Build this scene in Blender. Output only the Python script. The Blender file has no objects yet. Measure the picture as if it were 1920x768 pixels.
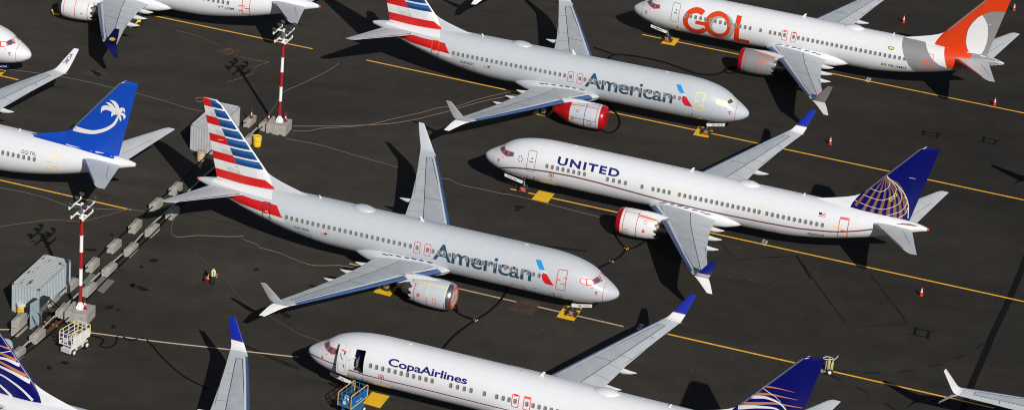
import bpy, bmesh, math, random
import numpy as np
from mathutils import Vector, Matrix

random.seed(7)
scene = bpy.context.scene
COL = scene.collection
R_ = math.radians

# ---------------------------------------------------------------- camera
CAM = np.array([-8.87376587, -222.61120175, 114.1295457])
CR = np.array([0.99555944, 0.04270287, 0.08389195])
CU = np.array([-0.09413498, 0.45191021, 0.88708273])
CF = np.array([3.06505e-05, 0.891040755, -0.45392331])
FPX, CY = 5558.8109, 384 + 192.2138
cam_data = bpy.data.cameras.new('camera')
cam = bpy.data.objects.new('camera', cam_data)
COL.objects.link(cam)
cam.matrix_world = Matrix(((CR[0], CU[0], -CF[0], CAM[0]), (CR[1], CU[1], -CF[1], CAM[1]),
                           (CR[2], CU[2], -CF[2], CAM[2]), (0, 0, 0, 1)))
cam_data.sensor_width = 36
cam_data.lens = FPX * 36 / 1920
cam_data.shift_y = (CY - 384) / 1920
cam_data.clip_start = 1
cam_data.clip_end = 6000
scene.camera = cam

# ---------------------------------------------------------------- light
SUN = Vector((-0.5598, 1.4266, -1.0)).normalized()
ELEV = math.atan2(1.0, math.hypot(0.5598, 1.4266))
AZI = math.atan2(0.5598, -1.4266)
world = bpy.data.worlds.new('World')
scene.world = world
world.use_nodes = True
wn = world.node_tree
wn.nodes.clear()
sky = wn.nodes.new('ShaderNodeTexSky')
sky.sky_type = 'NISHITA'
sky.sun_disc = False
sky.sun_elevation = ELEV
sky.sun_rotation = AZI
bg = wn.nodes.new('ShaderNodeBackground')
bg.inputs['Strength'].default_value = 0.05
wo = wn.nodes.new('ShaderNodeOutputWorld')
wn.links.new(sky.outputs[0], bg.inputs[0])
wn.links.new(bg.outputs[0], wo.inputs[0])
sl = bpy.data.lights.new('sun', 'SUN')
sl.energy = 5.0
sl.angle = R_(0.5)
sl.color = (1.0, 0.955, 0.89)
so = bpy.data.objects.new('sun', sl)
COL.objects.link(so)
so.rotation_euler = SUN.to_track_quat('-Z', 'Y').to_euler()
so.location = (60, -160, 110)
scene.view_settings.view_transform = 'Standard'
scene.view_settings.look = 'None'
scene.view_settings.exposure = -0.2
scene.view_settings.gamma = 1.0
scene.cycles.filter_width = 1.1
scene.view_settings.use_curve_mapping = False


def gp(u, v, z=0.0):
    """ground (or height z) point seen at photograph pixel u, v"""
    d = (u - 960) / FPX * CR - (v - CY) / FPX * CU + CF
    t = (z - CAM[2]) / d[2]
    w = CAM + d * t
    return Vector((w[0], w[1], z))


def zp(x0, y0, s):
    return lambda a, b, z=0.0: gp(x0 + a / s, y0 + b / s, z)


# ---------------------------------------------------------------- materials
def mat(name, col, rough=0.5, metal=0.0, var=0.0, scale=3.0, bump=0.0, coat=0.0, spec=0.5):
    m = bpy.data.materials.new(name)
    m.use_nodes = True
    nt = m.node_tree
    b = nt.nodes['Principled BSDF']
    b.inputs['Base Color'].default_value = (*col, 1)
    b.inputs['Roughness'].default_value = rough
    b.inputs['Metallic'].default_value = metal
    b.inputs['Coat Weight'].default_value = coat
    b.inputs['Coat Roughness'].default_value = 0.12
    b.inputs['Specular IOR Level'].default_value = spec
    if var > 0 or bump > 0:
        tc = nt.nodes.new('ShaderNodeTexCoord')
        no = nt.nodes.new('ShaderNodeTexNoise')
        no.inputs['Scale'].default_value = scale
        no.inputs['Detail'].default_value = 6
        no.inputs['Roughness'].default_value = 0.62
        nt.links.new(tc.outputs['Object'], no.inputs['Vector'])
        if var > 0:
            rm = nt.nodes.new('ShaderNodeMapRange')
            rm.inputs['From Min'].default_value = 0.3
            rm.inputs['From Max'].default_value = 0.7
            rm.inputs['To Min'].default_value = 1 - var
            rm.inputs['To Max'].default_value = 1 + var * 0.5
            nt.links.new(no.outputs['Fac'], rm.inputs['Value'])
            mx = nt.nodes.new('ShaderNodeMix')
            mx.data_type = 'RGBA'
            mx.blend_type = 'MULTIPLY'
            mx.inputs['Factor'].default_value = 1
            mx.inputs['A'].default_value = (*col, 1)
            nt.links.new(rm.outputs['Result'], mx.inputs['B'])
            nt.links.new(mx.outputs['Result'], b.inputs['Base Color'])
        if bump > 0:
            bp = nt.nodes.new('ShaderNodeBump')
            bp.inputs['Strength'].default_value = bump
            bp.inputs['Distance'].default_value = 0.02
            nt.links.new(no.outputs['Fac'], bp.inputs['Height'])
            nt.links.new(bp.outputs['Normal'], b.inputs['Normal'])
    return m


def fuselage_mat(name, col, rough, metal, coat):
    """paint with faint streaks running along the skin and lap joints"""
    m = mat(name, col, rough, metal, coat=coat)
    nt = m.node_tree
    b = nt.nodes['Principled BSDF']
    tc = nt.nodes.new('ShaderNodeTexCoord')
    mp = nt.nodes.new('ShaderNodeMapping')
    mp.inputs['Scale'].default_value = (0.9, 1.0, 0.35)
    nt.links.new(tc.outputs['Object'], mp.inputs['Vector'])
    n1 = nt.nodes.new('ShaderNodeTexNoise')
    n1.inputs['Scale'].default_value = 1.6
    n1.inputs['Detail'].default_value = 7
    n1.inputs['Roughness'].default_value = 0.6
    nt.links.new(mp.outputs[0], n1.inputs['Vector'])
    r1 = nt.nodes.new('ShaderNodeMapRange')
    r1.inputs['From Min'].default_value = 0.3
    r1.inputs['From Max'].default_value = 0.7
    r1.inputs['To Min'].default_value = 0.98
    r1.inputs['To Max'].default_value = 1.01
    nt.links.new(n1.outputs['Fac'], r1.inputs['Value'])
    # circumferential lap joints every 2.4 m and a few stringer laps
    sx = nt.nodes.new('ShaderNodeSeparateXYZ')
    nt.links.new(tc.outputs['Object'], sx.inputs[0])
    md = nt.nodes.new('ShaderNodeMath'); md.operation = 'PINGPONG'; md.inputs[1].default_value = 1.2
    nt.links.new(sx.outputs['X'], md.inputs[0])
    lt = nt.nodes.new('ShaderNodeMath'); lt.operation = 'LESS_THAN'; lt.inputs[1].default_value = 0.012
    nt.links.new(md.outputs[0], lt.inputs[0])
    ml = nt.nodes.new('ShaderNodeMath'); ml.operation = 'MULTIPLY_ADD'
    ml.inputs[1].default_value = -0.10
    md2 = nt.nodes.new('ShaderNodeMath'); md2.operation = 'PINGPONG'; md2.inputs[1].default_value = 0.62
    nt.links.new(sx.outputs['Z'], md2.inputs[0])
    lt2 = nt.nodes.new('ShaderNodeMath'); lt2.operation = 'LESS_THAN'; lt2.inputs[1].default_value = 0.010
    nt.links.new(md2.outputs[0], lt2.inputs[0])
    mxm = nt.nodes.new('ShaderNodeMath'); mxm.operation = 'MAXIMUM'
    nt.links.new(lt.outputs[0], mxm.inputs[0]); nt.links.new(lt2.outputs[0], mxm.inputs[1])
    nt.links.new(mxm.outputs[0], ml.inputs[0])
    nt.links.new(r1.outputs['Result'], ml.inputs[2])
    mx = nt.nodes.new('ShaderNodeMix')
    mx.data_type = 'RGBA'; mx.blend_type = 'MULTIPLY'
    mx.inputs['Factor'].default_value = 1
    mx.inputs['A'].default_value = (*col, 1)
    nt.links.new(ml.outputs[0], mx.inputs['B'])
    nt.links.new(mx.outputs['Result'], b.inputs['Base Color'])
    return m


M = {}
M['white'] = fuselage_mat('white paint', (0.685, 0.697, 0.735), 0.25, 0.0, 0.3)
M['silver'] = fuselage_mat('silver mica paint', (0.485, 0.517, 0.56), 0.28, 0.0, 0.35)
M['plainwhite'] = mat('gloss white', (0.68, 0.685, 0.70), 0.35)
M['wing'] = mat('wing grey', (0.50, 0.53, 0.555), 0.45, 0, 0.10, 0.8)
M['wingpanel'] = mat('wing inspar grey', (0.40, 0.435, 0.47), 0.5, 0, 0.12, 0.9)
M['wingedge'] = mat('slat pale grey', (0.58, 0.60, 0.62), 0.4)
M['slat'] = mat('leading edge sky reflection', (0.045, 0.10, 0.25), 0.3, 0.0, 0.12, 1.5)  # blue of the reflected sky put into the base colour
M['line'] = mat('panel gap', (0.035, 0.035, 0.04), 0.8)
M['stab'] = mat('tailplane grey', (0.52, 0.545, 0.57), 0.42, 0, 0.10, 0.8)
M['dark'] = mat('dark rubber seal', (0.02, 0.02, 0.022), 0.7)
M['tyre'] = mat('tyre rubber', (0.018, 0.018, 0.018), 0.85)
M['steel'] = mat('gear steel', (0.35, 0.36, 0.37), 0.45, 0.6)
M['polish'] = mat('polished metal', (0.62, 0.63, 0.66), 0.2, 0.95)
M['hot'] = mat('exhaust metal', (0.20, 0.18, 0.16), 0.4, 0.8, 0.15, 4)
M['winf'] = mat('window frame', (0.50, 0.50, 0.49), 0.5)
M['winp'] = mat('window pane', (0.20, 0.20, 0.19), 0.4)
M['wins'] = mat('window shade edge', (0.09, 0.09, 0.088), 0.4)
M['glass'] = mat('cockpit glass', (0.05, 0.095, 0.19), 0.12, 0, spec=0.8)
M['glass_cov'] = mat('cockpit cover film', (0.70, 0.72, 0.76), 0.4)
M['red'] = mat('red tape', (0.62, 0.025, 0.02), 0.5)
M['orange'] = mat('orange tape', (0.74, 0.085, 0.012), 0.5)
M['ltyellow'] = mat('pale yellow tape', (0.78, 0.68, 0.25), 0.5)
M['greyline'] = mat('door seam grey', (0.16, 0.16, 0.17), 0.6)
M['redcover'] = mat('red vinyl cover', (0.40, 0.006, 0.008), 0.26, 0, 0.12, 2.5, 0.35)
M['flagred'] = mat('tail red', (0.56, 0.012, 0.012), 0.35, 0, 0.06, 1.2)
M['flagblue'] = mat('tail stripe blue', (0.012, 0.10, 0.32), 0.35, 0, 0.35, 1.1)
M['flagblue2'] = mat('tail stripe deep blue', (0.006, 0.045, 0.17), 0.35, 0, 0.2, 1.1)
M['palegrey'] = mat('pale grey stripe', (0.62, 0.64, 0.66), 0.35)
M['slate'] = mat('slate blue lettering', (0.020, 0.062, 0.115), 0.4)
M['eagle_blue'] = mat('emblem blue', (0.01, 0.27, 0.66), 0.35)
M['eagle_red'] = mat('emblem red', (0.55, 0.012, 0.025), 0.35)
M['navy'] = mat('navy lettering', (0.006, 0.009, 0.125), 0.4)
M['royal'] = mat('tail blue', (0.002, 0.004, 0.115), 0.32, 0, 0.08, 0.7, coat=0.05, spec=0.35)
M['samoablue'] = mat('tail bright blue', (0.005, 0.060, 0.43), 0.32, 0, 0.05, 0.8)
M['deepnavy'] = mat('winglet navy', (0.006, 0.007, 0.085), 0.3)
M['wingblue'] = mat('winglet blue', (0.005, 0.018, 0.30), 0.3)
M['gold'] = mat('globe bronze', (0.22, 0.10, 0.04), 0.45)
M['copper'] = mat('copper stripe', (0.48, 0.18, 0.07), 0.4)
M['golorange'] = mat('orange livery', (0.63, 0.044, 0.005), 0.36, 0, 0.05, 1.0)
M['golgrey'] = mat('grey livery', (0.225, 0.228, 0.235), 0.38, 0, 0.06, 1.0)
M['lightgrey'] = mat('light grey shade', (0.50, 0.51, 0.52), 0.4)
M['letter_shadow'] = mat('grey letter', (0.33, 0.335, 0.34), 0.4)
M['cheat'] = mat('brown cheat line', (0.16, 0.05, 0.035), 0.4)
M['winered'] = mat('wine red line', (0.20, 0.018, 0.03), 0.4)
M['black'] = mat('black lettering', (0.02, 0.02, 0.025), 0.5)
M['yellow'] = mat('bright yellow', (0.85, 0.60, 0.03), 0.45)
M['purple'] = mat('purple lip', (0.07, 0.055, 0.19), 0.35)
M['void'] = mat('dark interior', (0.012, 0.012, 0.014), 0.9)
M['green'] = mat('green', (0.02, 0.22, 0.05), 0.5)


# ---------------------------------------------------------------- mesh helper
class MB:
    def __init__(self):
        self.v, self.f, self.m, self.s, self.mats = [], [], [], [], []

    def mi(self, m):
        if m not in self.mats:
            self.mats.append(m)
        return self.mats.index(m)

    def add(self, verts, faces, m, smooth=False):
        o = len(self.v)
        self.v += [tuple(p) for p in verts]
        k = self.mi(m)
        for fc in faces:
            self.f.append(tuple(i + o for i in fc))
            self.m.append(k)
            self.s.append(smooth)

    def build(self, name, parent=None, recalc=True, sharp=38):
        me = bpy.data.meshes.new(name)
        me.from_pydata(self.v, [], self.f)
        for m in self.mats:
            me.materials.append(M[m] if isinstance(m, str) else m)
        me.polygons.foreach_set('material_index', self.m)
        me.polygons.foreach_set('use_smooth', self.s)
        if recalc:
            bm = bmesh.new()
            bm.from_mesh(me)
            bmesh.ops.recalc_face_normals(bm, faces=bm.faces)
            bm.to_mesh(me)
            bm.free()
        me.update()
        if any(self.s):
            me.set_sharp_from_angle(angle=R_(sharp))
        o = bpy.data.objects.new(name, me)
        COL.objects.link(o)
        if parent:
            o.parent = parent
        return o

    # -------- solids
    def box(self, c, d, m, rot=0.0, bev=0.0):
        """bevelled box centred at c, size d, turned rot about z"""
        bm = bmesh.new()
        bmesh.ops.create_cube(bm, size=1)
        for v in bm.verts:
            v.co = Vector((v.co.x * d[0], v.co.y * d[1], v.co.z * d[2]))
        if bev > 0:
            bmesh.ops.bevel(bm, geom=bm.edges[:], offset=bev, segments=2, affect='EDGES', profile=0.6)
        bm.verts.index_update()
        cr, sr = math.cos(rot), math.sin(rot)
        vs = [(c[0] + v.co.x * cr - v.co.y * sr, c[1] + v.co.x * sr + v.co.y * cr, c[2] + v.co.z) for v in bm.verts]
        fs = [[v.index for v in f.verts] for f in bm.faces]
        bm.free()
        self.add(vs, fs, m)

    def prism(self, poly, z0, z1, m):
        n = len(poly)
        vs = [(p[0], p[1], z0) for p in poly] + [(p[0], p[1], z1) for p in poly]
        fs = [list(range(n))[::-1], list(range(n, 2 * n))] + [(i, (i + 1) % n, n + (i + 1) % n, n + i) for i in range(n)]
        self.add(vs, fs, m)

    def loft(self, secs, m, smooth=True, caps=True, closed=True, mats=None):
        n = len(secs[0])
        o = []
        for s in secs:
            o += list(s)
        for k in range(len(secs) - 1):
            fs = []
            for i in range(n if closed else n - 1):
                j = (i + 1) % n
                fs.append((k * n + i, k * n + j, (k + 1) * n + j, (k + 1) * n + i))
            mm = mats[k] if mats else m
            if k == 0:
                base = len(self.v)
                self.v += [tuple(p) for p in o]
            ki = self.mi(mm)
            for fc in fs:
                self.f.append(tuple(i + base for i in fc)); self.m.append(ki); self.s.append(smooth)
        if caps:
            k0 = self.mi(mats[0] if mats else m); k1 = self.mi(mats[-1] if mats else m)
            self.f.append(tuple(base + i for i in range(n))[::-1]); self.m.append(k0); self.s.append(False)
            e = base + (len(secs) - 1) * n
            self.f.append(tuple(e + i for i in range(n))); self.m.append(k1); self.s.append(False)

    def tube(self, pts, r, m, n=8, rs=None):
        pts = [Vector(p) for p in pts]
        secs = []
        up = None
        for i, p in enumerate(pts):
            t = (pts[min(i + 1, len(pts) - 1)] - pts[max(i - 1, 0)])
            t = t.normalized() if t.length > 1e-9 else Vector((0, 0, 1))
            if up is None:
                up = Vector((0, 0, 1)) if abs(t.z) < 0.9 else Vector((1, 0, 0))
            a = t.cross(up)
            a = a.normalized() if a.length > 1e-6 else t.orthogonal().normalized()
            b = a.cross(t)
            up = b
            rr = rs[i] if rs else r
            secs.append([p + (a * math.cos(2 * math.pi * k / n) + b * math.sin(2 * math.pi * k / n)) * rr for k in range(n)])
        self.loft(secs, m)

    def cyl(self, a, b, r, m, n=16, r2=None):
        self.tube([a, b], r, m, n, rs=[r, r if r2 is None else r2])

    def lathe(self, c, prof, m, n=24, mats=None):
        """profile (radius, z) turned about the vertical through c"""
        secs = [[(c[0] + max(r, 1e-4) * math.cos(2 * math.pi * k / n), c[1] + max(r, 1e-4) * math.sin(2 * math.pi * k / n), c[2] + z)
                 for k in range(n)] for r, z in prof]
        self.loft(secs, m, mats=mats)

    # -------- flat pattern laid on a curved skin
    def decal(self, v2, faces, fmap, m, du=0.0, dv=0.12):
        bm = bmesh.new()
        vs = [bm.verts.new((p[0], p[1], 0)) for p in v2]
        for fc in faces:
            try:
                bm.faces.new([vs[i] for i in fc])
            except ValueError:
                pass
        for ax, st in ((0, du), (1, dv)):
            if st <= 0:
                continue
            lo = min(p[ax] for p in v2); hi = max(p[ax] for p in v2)
            k = math.floor(lo / st) + 1
            while k * st < hi:
                co = [0, 0, 0]; no = [0, 0, 0]
                co[ax] = k * st + 0.00037; no[ax] = 1
                bmesh.ops.bisect_plane(bm, geom=bm.verts[:] + bm.edges[:] + bm.faces[:], dist=1e-6, plane_co=co, plane_no=no)
                k += 1
        bmesh.ops.triangulate(bm, faces=[f for f in bm.faces if len(f.verts) > 4])
        bm.verts.index_update()
        self.add([fmap(v.co.x, v.co.y) for v in bm.verts], [[v.index for v in f.verts] for f in bm.faces], m, True)
        bm.free()

    def poly(self, p2, fmap, m, du=0.0, dv=0.12):
        self.decal(p2, [list(range(len(p2)))], fmap, m, du, dv)

    def stroke(self, p2, w, fmap, m, du=0.4, dv=0.12, close=False):
        n = len(p2)
        pts = [Vector((p[0], p[1])) for p in p2]
        L, Rr = [], []
        for i in range(n):
            a = pts[(i - 1) % n] if (close or i > 0) else pts[i]
            b = pts[(i + 1) % n] if (close or i < n - 1) else pts[i]
            t = (b - a).normalized()
            nn = Vector((-t.y, t.x))
            L.append(pts[i] + nn * w / 2); Rr.append(pts[i] - nn * w / 2)
        fs = [(i, (i + 1) % n, n + (i + 1) % n, n + i) for i in range(n if close else n - 1)]
        self.decal([tuple(p) for p in L + Rr], fs, fmap, m, du, dv)


def rrect(xa, xb, za, zb, r, k=4):
    pts = []
    for cx, cz, a0 in ((xb - r, zb - r, 0), (xa + r, zb - r, 90), (xa + r, za + r, 180), (xb - r, za + r, 270)):
        for i in range(k + 1):
            a = R_(a0 + 90 * i / k)
            pts.append((cx + r * math.cos(a), cz + r * math.sin(a)))
    return pts


_txt = {}


def text_mesh(body, bold=0.0, spacing=1.0, shear=0.0):
    key = (body, bold, spacing, shear)
    if key not in _txt:
        c = bpy.data.curves.new('lettering_curve', 'FONT')
        c.body = body
        c.offset = bold
        c.space_character = spacing
        c.shear = shear
        c.resolution_u = 4
        o = bpy.data.objects.new('lettering_curve', c)
        COL.objects.link(o)
        bpy.context.view_layer.update()
        me = bpy.data.meshes.new_from_object(o)
        vs = [(v.co.x, v.co.y) for v in me.vertices]
        fs = [list(p.vertices) for p in me.polygons]
        bpy.data.objects.remove(o)
        bpy.data.curves.remove(c)
        bpy.data.meshes.remove(me)
        _txt[key] = (vs, fs)
    return _txt[key]


def text_box(body, uL, uR, v0, v1, bold=0.0, spacing=1.0, shear=0.0, vref=None):
    """text fitted so that it runs uL..uR and its base line / cap height run v0..v1"""
    vs, fs = text_mesh(body, bold, spacing, shear)
    x0 = min(p[0] for p in vs); x1 = max(p[0] for p in vs)
    cap = vref or max(p[1] for p in vs)
    return [(uL + (uR - uL) * (p[0] - x0) / (x1 - x0), v0 + (v1 - v0) * p[1] / cap) for p in vs], fs


def tag(o, label=None, cat=None, group=None, kind=None):
    if label: o['label'] = label
    if cat: o['category'] = cat
    if group: o['group'] = group
    if kind: o['kind'] = kind
    return o


def thing(name, label, cat, loc=(0, 0, 0), rz=0.0, group=None):
    o = bpy.data.objects.new(name, None)
    o.empty_display_size = 0.5
    COL.objects.link(o)
    o.location = loc
    o.rotation_euler = (0, 0, rz)
    return tag(o, label, cat, group)


# ---------------------------------------------------------------- airliner geometry
def hermite(xs, ys):
    xs=np.array(xs,float); ys=np.array(ys,float); n=len(xs)
    h=np.diff(xs); d=np.diff(ys)/h; m=np.zeros(n)
    for i in range(1,n-1):
        if d[i-1]*d[i]>0:
            w1=2*h[i]+h[i-1]; w2=h[i]+2*h[i-1]; m[i]=(w1+w2)/(w1/d[i-1]+w2/d[i])
    m[0]=d[0]; m[-1]=d[-1]
    def f(x):
        x=min(max(x,xs[0]),xs[-1]); i=min(max(int(np.searchsorted(xs,x))-1,0),n-2)
        t=(x-xs[i])/h[i]
        return float((1+2*t)*(1-t)**2*ys[i]+t*(1-t)**2*h[i]*m[i]+t*t*(3-2*t)*ys[i+1]+t*t*(t-1)*h[i]*m[i+1])
    return f
TOP=hermite([0,.05,.15,.35,.7,1.1,1.5,1.9,2.3,2.8,3.4,4.2,5.2,6.5,28,31,34,36.5,38.1,38.56],
            [2.9,3.08,3.22,3.40,3.64,3.88,4.12,4.42,4.70,4.95,5.15,5.34,5.48,5.55,5.55,5.53,5.45,5.30,5.08,4.95])
BOT=hermite([0,.05,.15,.35,.7,1.2,2,3,4.5,6.5,24.5,26,28,30,32,34,36,37.5,38.56],
            [2.9,2.72,2.58,2.42,2.22,2.02,1.80,1.65,1.54,1.50,1.50,1.56,1.80,2.15,2.60,3.15,3.80,4.33,4.66])
HW=hermite([0,.05,.15,.35,.7,1.2,2,3,4,5.2,6.5,26,28,30,32,34,36,37.5,38.56],
           [0,.17,.32,.54,.80,1.08,1.38,1.61,1.75,1.84,1.88,1.88,1.84,1.72,1.50,1.20,.80,.42,.14])
ZC=hermite([0,.7,2,4,6.5,26,30,34,37.5,38.56],[2.9,2.95,3.15,3.40,3.53,3.53,3.72,4.25,4.70,4.80])
def side_y(x,z):
    zc=ZC(x); t=TOP(x); b=BOT(x)
    k=(z-zc)/((t-zc) if z>=zc else (zc-b))
    return HW(x)*math.sqrt(max(0,1-k*k))
def inside(x,y,z):
    if x<0 or x>38.56: return False
    zc=ZC(x); k=(z-zc)/((TOP(x)-zc) if z>=zc else (zc-BOT(x))); h=HW(x)
    return h>0 and k*k+(y/h)**2<1

NACA = [0, .012, .04, .09, .16, .25, .36, .48, .60, .72, .84, .93, 1.0]


def yt(c):
    return 5 * (.2969 * math.sqrt(c) - .126 * c - .3516 * c * c + .2843 * c ** 3 - .1036 * c ** 4)


YTN = [yt(c) for c in NACA]


def yti(c):
    return float(np.interp(c, NACA, YTN))


# y, leading edge x, trailing edge x, z, thickness ratio
WING = [(0.9, 14.3, 20.95, 2.15, .13), (1.9, 14.85, 21.08, 2.27, .13), (5.0, 16.80, 21.32, 2.62, .12), (9.3, 18.93, 22.15, 3.10, .11),
        (13.5, 21.03, 23.25, 3.58, .105), (16.9, 22.80, 24.27, 3.96, .10)]


def wing_at(y):
    y = abs(y)
    for a, b in zip(WING, WING[1:]):
        if y <= b[0] or b is WING[-1]:
            t = (y - a[0]) / (b[0] - a[0])
            return [a[i] + (b[i] - a[i]) * t for i in range(5)]


def wing_top(x, y):
    _, le, te, z, t = wing_at(y)
    c = min(max((x - le) / (te - le), 0), 1)
    return z + yti(c) * t * (te - le)


FIN_TH = hermite([4.5, 5.3, 7, 10, 12.5], [.36, .34, .28, .19, .12])


def fin_le(z):
    return 32.29 + (z - 6.9) * 0.841


def fin_te(z):
    return 36.9 + (z - 5.3) * 0.229


def fin_y(x, z):
    c = (x - fin_le(z)) / (fin_te(z) - fin_le(z))
    c = min(max(c, 0), 1)
    return FIN_TH(z) * yti(c) / 0.5


def foil(le, te, y, z, t, ny=0.0, nz=1.0):
    """closed aerofoil ring; thickness direction (ny, nz)"""
    ch = te - le
    up = [(le + c * ch, y + ny * yt(c) * t * ch, z + nz * yt(c) * t * ch) for c in NACA]
    lo = [(le + c * ch, y - ny * yt(c) * t * ch * .8, z - nz * yt(c) * t * ch * .8) for c in NACA[1:-1]]
    return up + lo[::-1]


class Airliner:
    def __init__(self, name, label, pose, cfg):
        X, Y, h, self.s = pose
        self.d1, self.d2 = (1.51, 2.54) if cfg.get('long') else (0, 0)
        fx, fy = math.cos(h), math.sin(h)
        self.root = thing(name, label, 'airliner', (X - fx * 20, Y - fy * 20, 0), h, 'parked airliners')
        self.c = cfg
        self.skin = cfg.get('skin', 'white')
        self.make()

    # base station -> this aircraft's station
    def S(self, x):
        return x + (0 if x <= 9 else self.d1 if x <= 26 else self.d2)

    def base(self, x):
        if not self.d1 or x <= 9: return x
        if x <= 10.51: return 9.0
        if x <= 27.51: return x - 1.51
        if x <= 28.54: return 26.0
        return x - 2.54

    def P(self, x, y, z):
        return (20 - x, self.s * y, z)

    def PB(self, x, y, z):
        return self.P(self.S(x), y, z)

    def side(self, off=0.012, sg=1):
        def f(x, z):
            b = self.base(x)
            t, bo = TOP(b), BOT(b)
            z = min(max(z, bo + .003), t - .003)
            zc = ZC(b)
            hh = (t - zc) if z >= zc else (zc - bo)
            y = side_y(b, z)
            hw = max(HW(b), .02)
            n = Vector((y / hw ** 2, (z - zc) / hh ** 2))
            n = n.normalized() if n.length > 1e-9 else Vector((1, 0))
            return self.P(x, sg * (y + n.x * off), z + n.y * off)
        return f

    def fins(self, off=0.014, sg=1):
        def f(x, z):
            b = min(max(x - self.d2, fin_le(z) + .04), fin_te(z) - .004)
            return self.P(b + self.d2, sg * (fin_y(b, z) + off), z)
        return f

    def child(self, mb, name, parent=None, label=None, **k):
        o = mb.build(name, parent or self.root, **k)
        if label: o['label'] = label
        return o

    def make(self):
        c = self.c
        self.fuselage()
        self.fairing()
        for sg in (1, -1):
            self.wing(sg)
            self.engine(sg)
            self.stab(sg)
            self.main_gear(sg)
        self.fin()
        self.nose_gear()
        self.dome()
        self.windows()
        self.cockpit()
        self.doors()
        for fn in c.get('extra', []):
            fn(self)

    def fuselage(self):
        mb = MB()
        c = self.c
        xs = [0, .02, .05, .1, .17, .26, .38, .52, .7, .9, 1.1, 1.3, 1.5, 1.7, 1.9, 2.1, 2.35, 2.65, 3.0, 3.4, 3.9, 4.55, 4.95, 5.36, 5.9, 6.5, 8, 9.0001,
              12, 15, 18, 21, 24, 26.0001, 27, 28, 29, 30, 31, 32, 33, 34, 35, 36, 36.8, 37.5, 38.0, 38.4, 38.56]
        n = 96
        secs, rx = [], []
        for b in xs:
            t, bo, hw, zc = TOP(b), BOT(b), max(HW(b), .004), ZC(b)
            ring = []
            for k in range(n):
                a = 2 * math.pi * k / n
                ca, sa = math.cos(a), math.sin(a)
                ring.append(self.P(self.S(b - .0002 if b in (9.0001, 26.0001) else b), hw * ca, zc + sa * ((t - zc) if sa >= 0 else (zc - bo))))
            secs.append(ring); rx.append(b)
            if self.d1 and b in (9.0001, 26.0001):
                secs.append([self.P(self.S(b + .0002), p[1] * self.s, p[2]) for p in ring]); rx.append(b)
        mb.loft(secs, self.skin)
        if c.get('open_door'):
            keep_f, keep_m, keep_s = [], [], []
            for fc, m_, s_ in zip(mb.f, mb.m, mb.s):
                if len(fc) == 4:
                    ctr = [sum(mb.v[i][k] for i in fc) / 4 for k in range(3)]
                    if 20 - 5.36 < ctr[0] < 20 - 4.55 and 3.02 < ctr[2] < 4.80 and ctr[1] * self.s > 0:
                        continue
                keep_f.append(fc); keep_m.append(m_); keep_s.append(s_)
            mb.f, mb.m, mb.s = keep_f, keep_m, keep_s
            # entry vestibule behind the opening
            for (xa, xb, ya, yb, za, zb, mm) in ((4.5, 5.41, .2, 1.74, 2.93, 2.98, 'dark'), (4.5, 4.54, .2, 1.2, 2.99, 3.7, 'golgrey'), (4.5, 4.54, .2, 1.2, 3.71, 4.7, 'deepnavy'),
                                                 (5.37, 5.41, .2, 1.2, 2.99, 4.7, 'void'), (4.55, 5.36, .15, .19, 2.99, 4.9, 'void'), (4.5, 5.41, .2, 1.15, 4.86, 4.9, 'void')):
                mb.box(self.P((xa + xb) / 2, (ya + yb) / 2, (za + zb) / 2), (xb - xa, yb - ya, zb - za), mm)
        # tail cone outlet
        tx = self.S(38.5)
        mb.cyl(self.P(tx, 0, 4.81), self.P(tx + .22, 0, 4.83), .15, c.get('tailtip', 'hot'), 16, .11)
        for (kind, m_, pts, w) in c.get('skin_marks', []):
            for sg in ((1, -1) if w == 'both' or kind == 'fill2' else (1,)):
                if kind.startswith('fill'):
                    mb.poly(pts, self.side(.008 if kind == 'fill2' else .012, sg), m_, .35, .1)
                else:
                    mb.stroke(pts, w, self.side(.014, 1), m_, .4, .1)
                    mb.stroke(pts, w, self.side(.014, -1), m_, .4, .1)
        # radome seam
        for sg in (1, -1):
            zt_, zb_ = TOP(1.16) - .02, BOT(1.16) + .03
            mb.stroke([(1.16, zb_ + (zt_ - zb_) * i / 14) for i in range(15)], .035, self.side(.01, sg), c.get('radome', 'lightgrey'), 0, .1)
        self.child(mb, 'fuselage', recalc=True)

    def fairing(self):
        mb = MB()
        prof = [(14.7, 1.2, .3), (15.1, 1.72, .5), (15.6, 1.93, .68), (16.2, 2.05, .82), (17.5, 2.12, .9), (19.5, 2.12, .9), (20.9, 2.06, .86), (22.0, 1.88, .7), (22.9, 1.5, .45), (23.6, 1.0, .15)]
        secs = []
        for x, hw, hz in prof:
            zc = 2.08
            ring = []
            for k in range(40):
                a = 2 * math.pi * k / 40
                ca, sa = math.cos(a), math.sin(a)
                y = hw * math.copysign(abs(ca) ** .72, ca)
                z = zc + hz * math.copysign(abs(sa) ** .8, sa) * (1.15 if sa > 0 else 1)
                ring.append(self.PB(x, y, z))
            secs.append(ring)
        mb.loft(secs, self.skin)
        self.child(mb, 'wing_root_fairing')

    def wing(self, sg):
        c = self.c
        mb = MB()
        secs = []
        for (y, le, te, z, t) in WING:
            secs.append([self.PB(p[0], sg * p[1], p[2]) for p in foil(le, te, y, z, t)])
        mb.loft(secs, 'wing')
        top = lambda off: (lambda x, y: self.PB(x, sg * y, wing_top(x, y) + off))
        lex = lambda y, d: wing_at(y)[1] + d
        # inspar skin, leading edge strips, gaps
        mb.poly([(18.73, 2.3), (19.70, 5.7), (20.94, 9.2), (23.28, 15.9), (22.76, 15.95), (19.31, 9.2), (17.57, 5.6), (15.9, 2.2)],
                top(.008), 'wingpanel', .35, .6)
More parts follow.
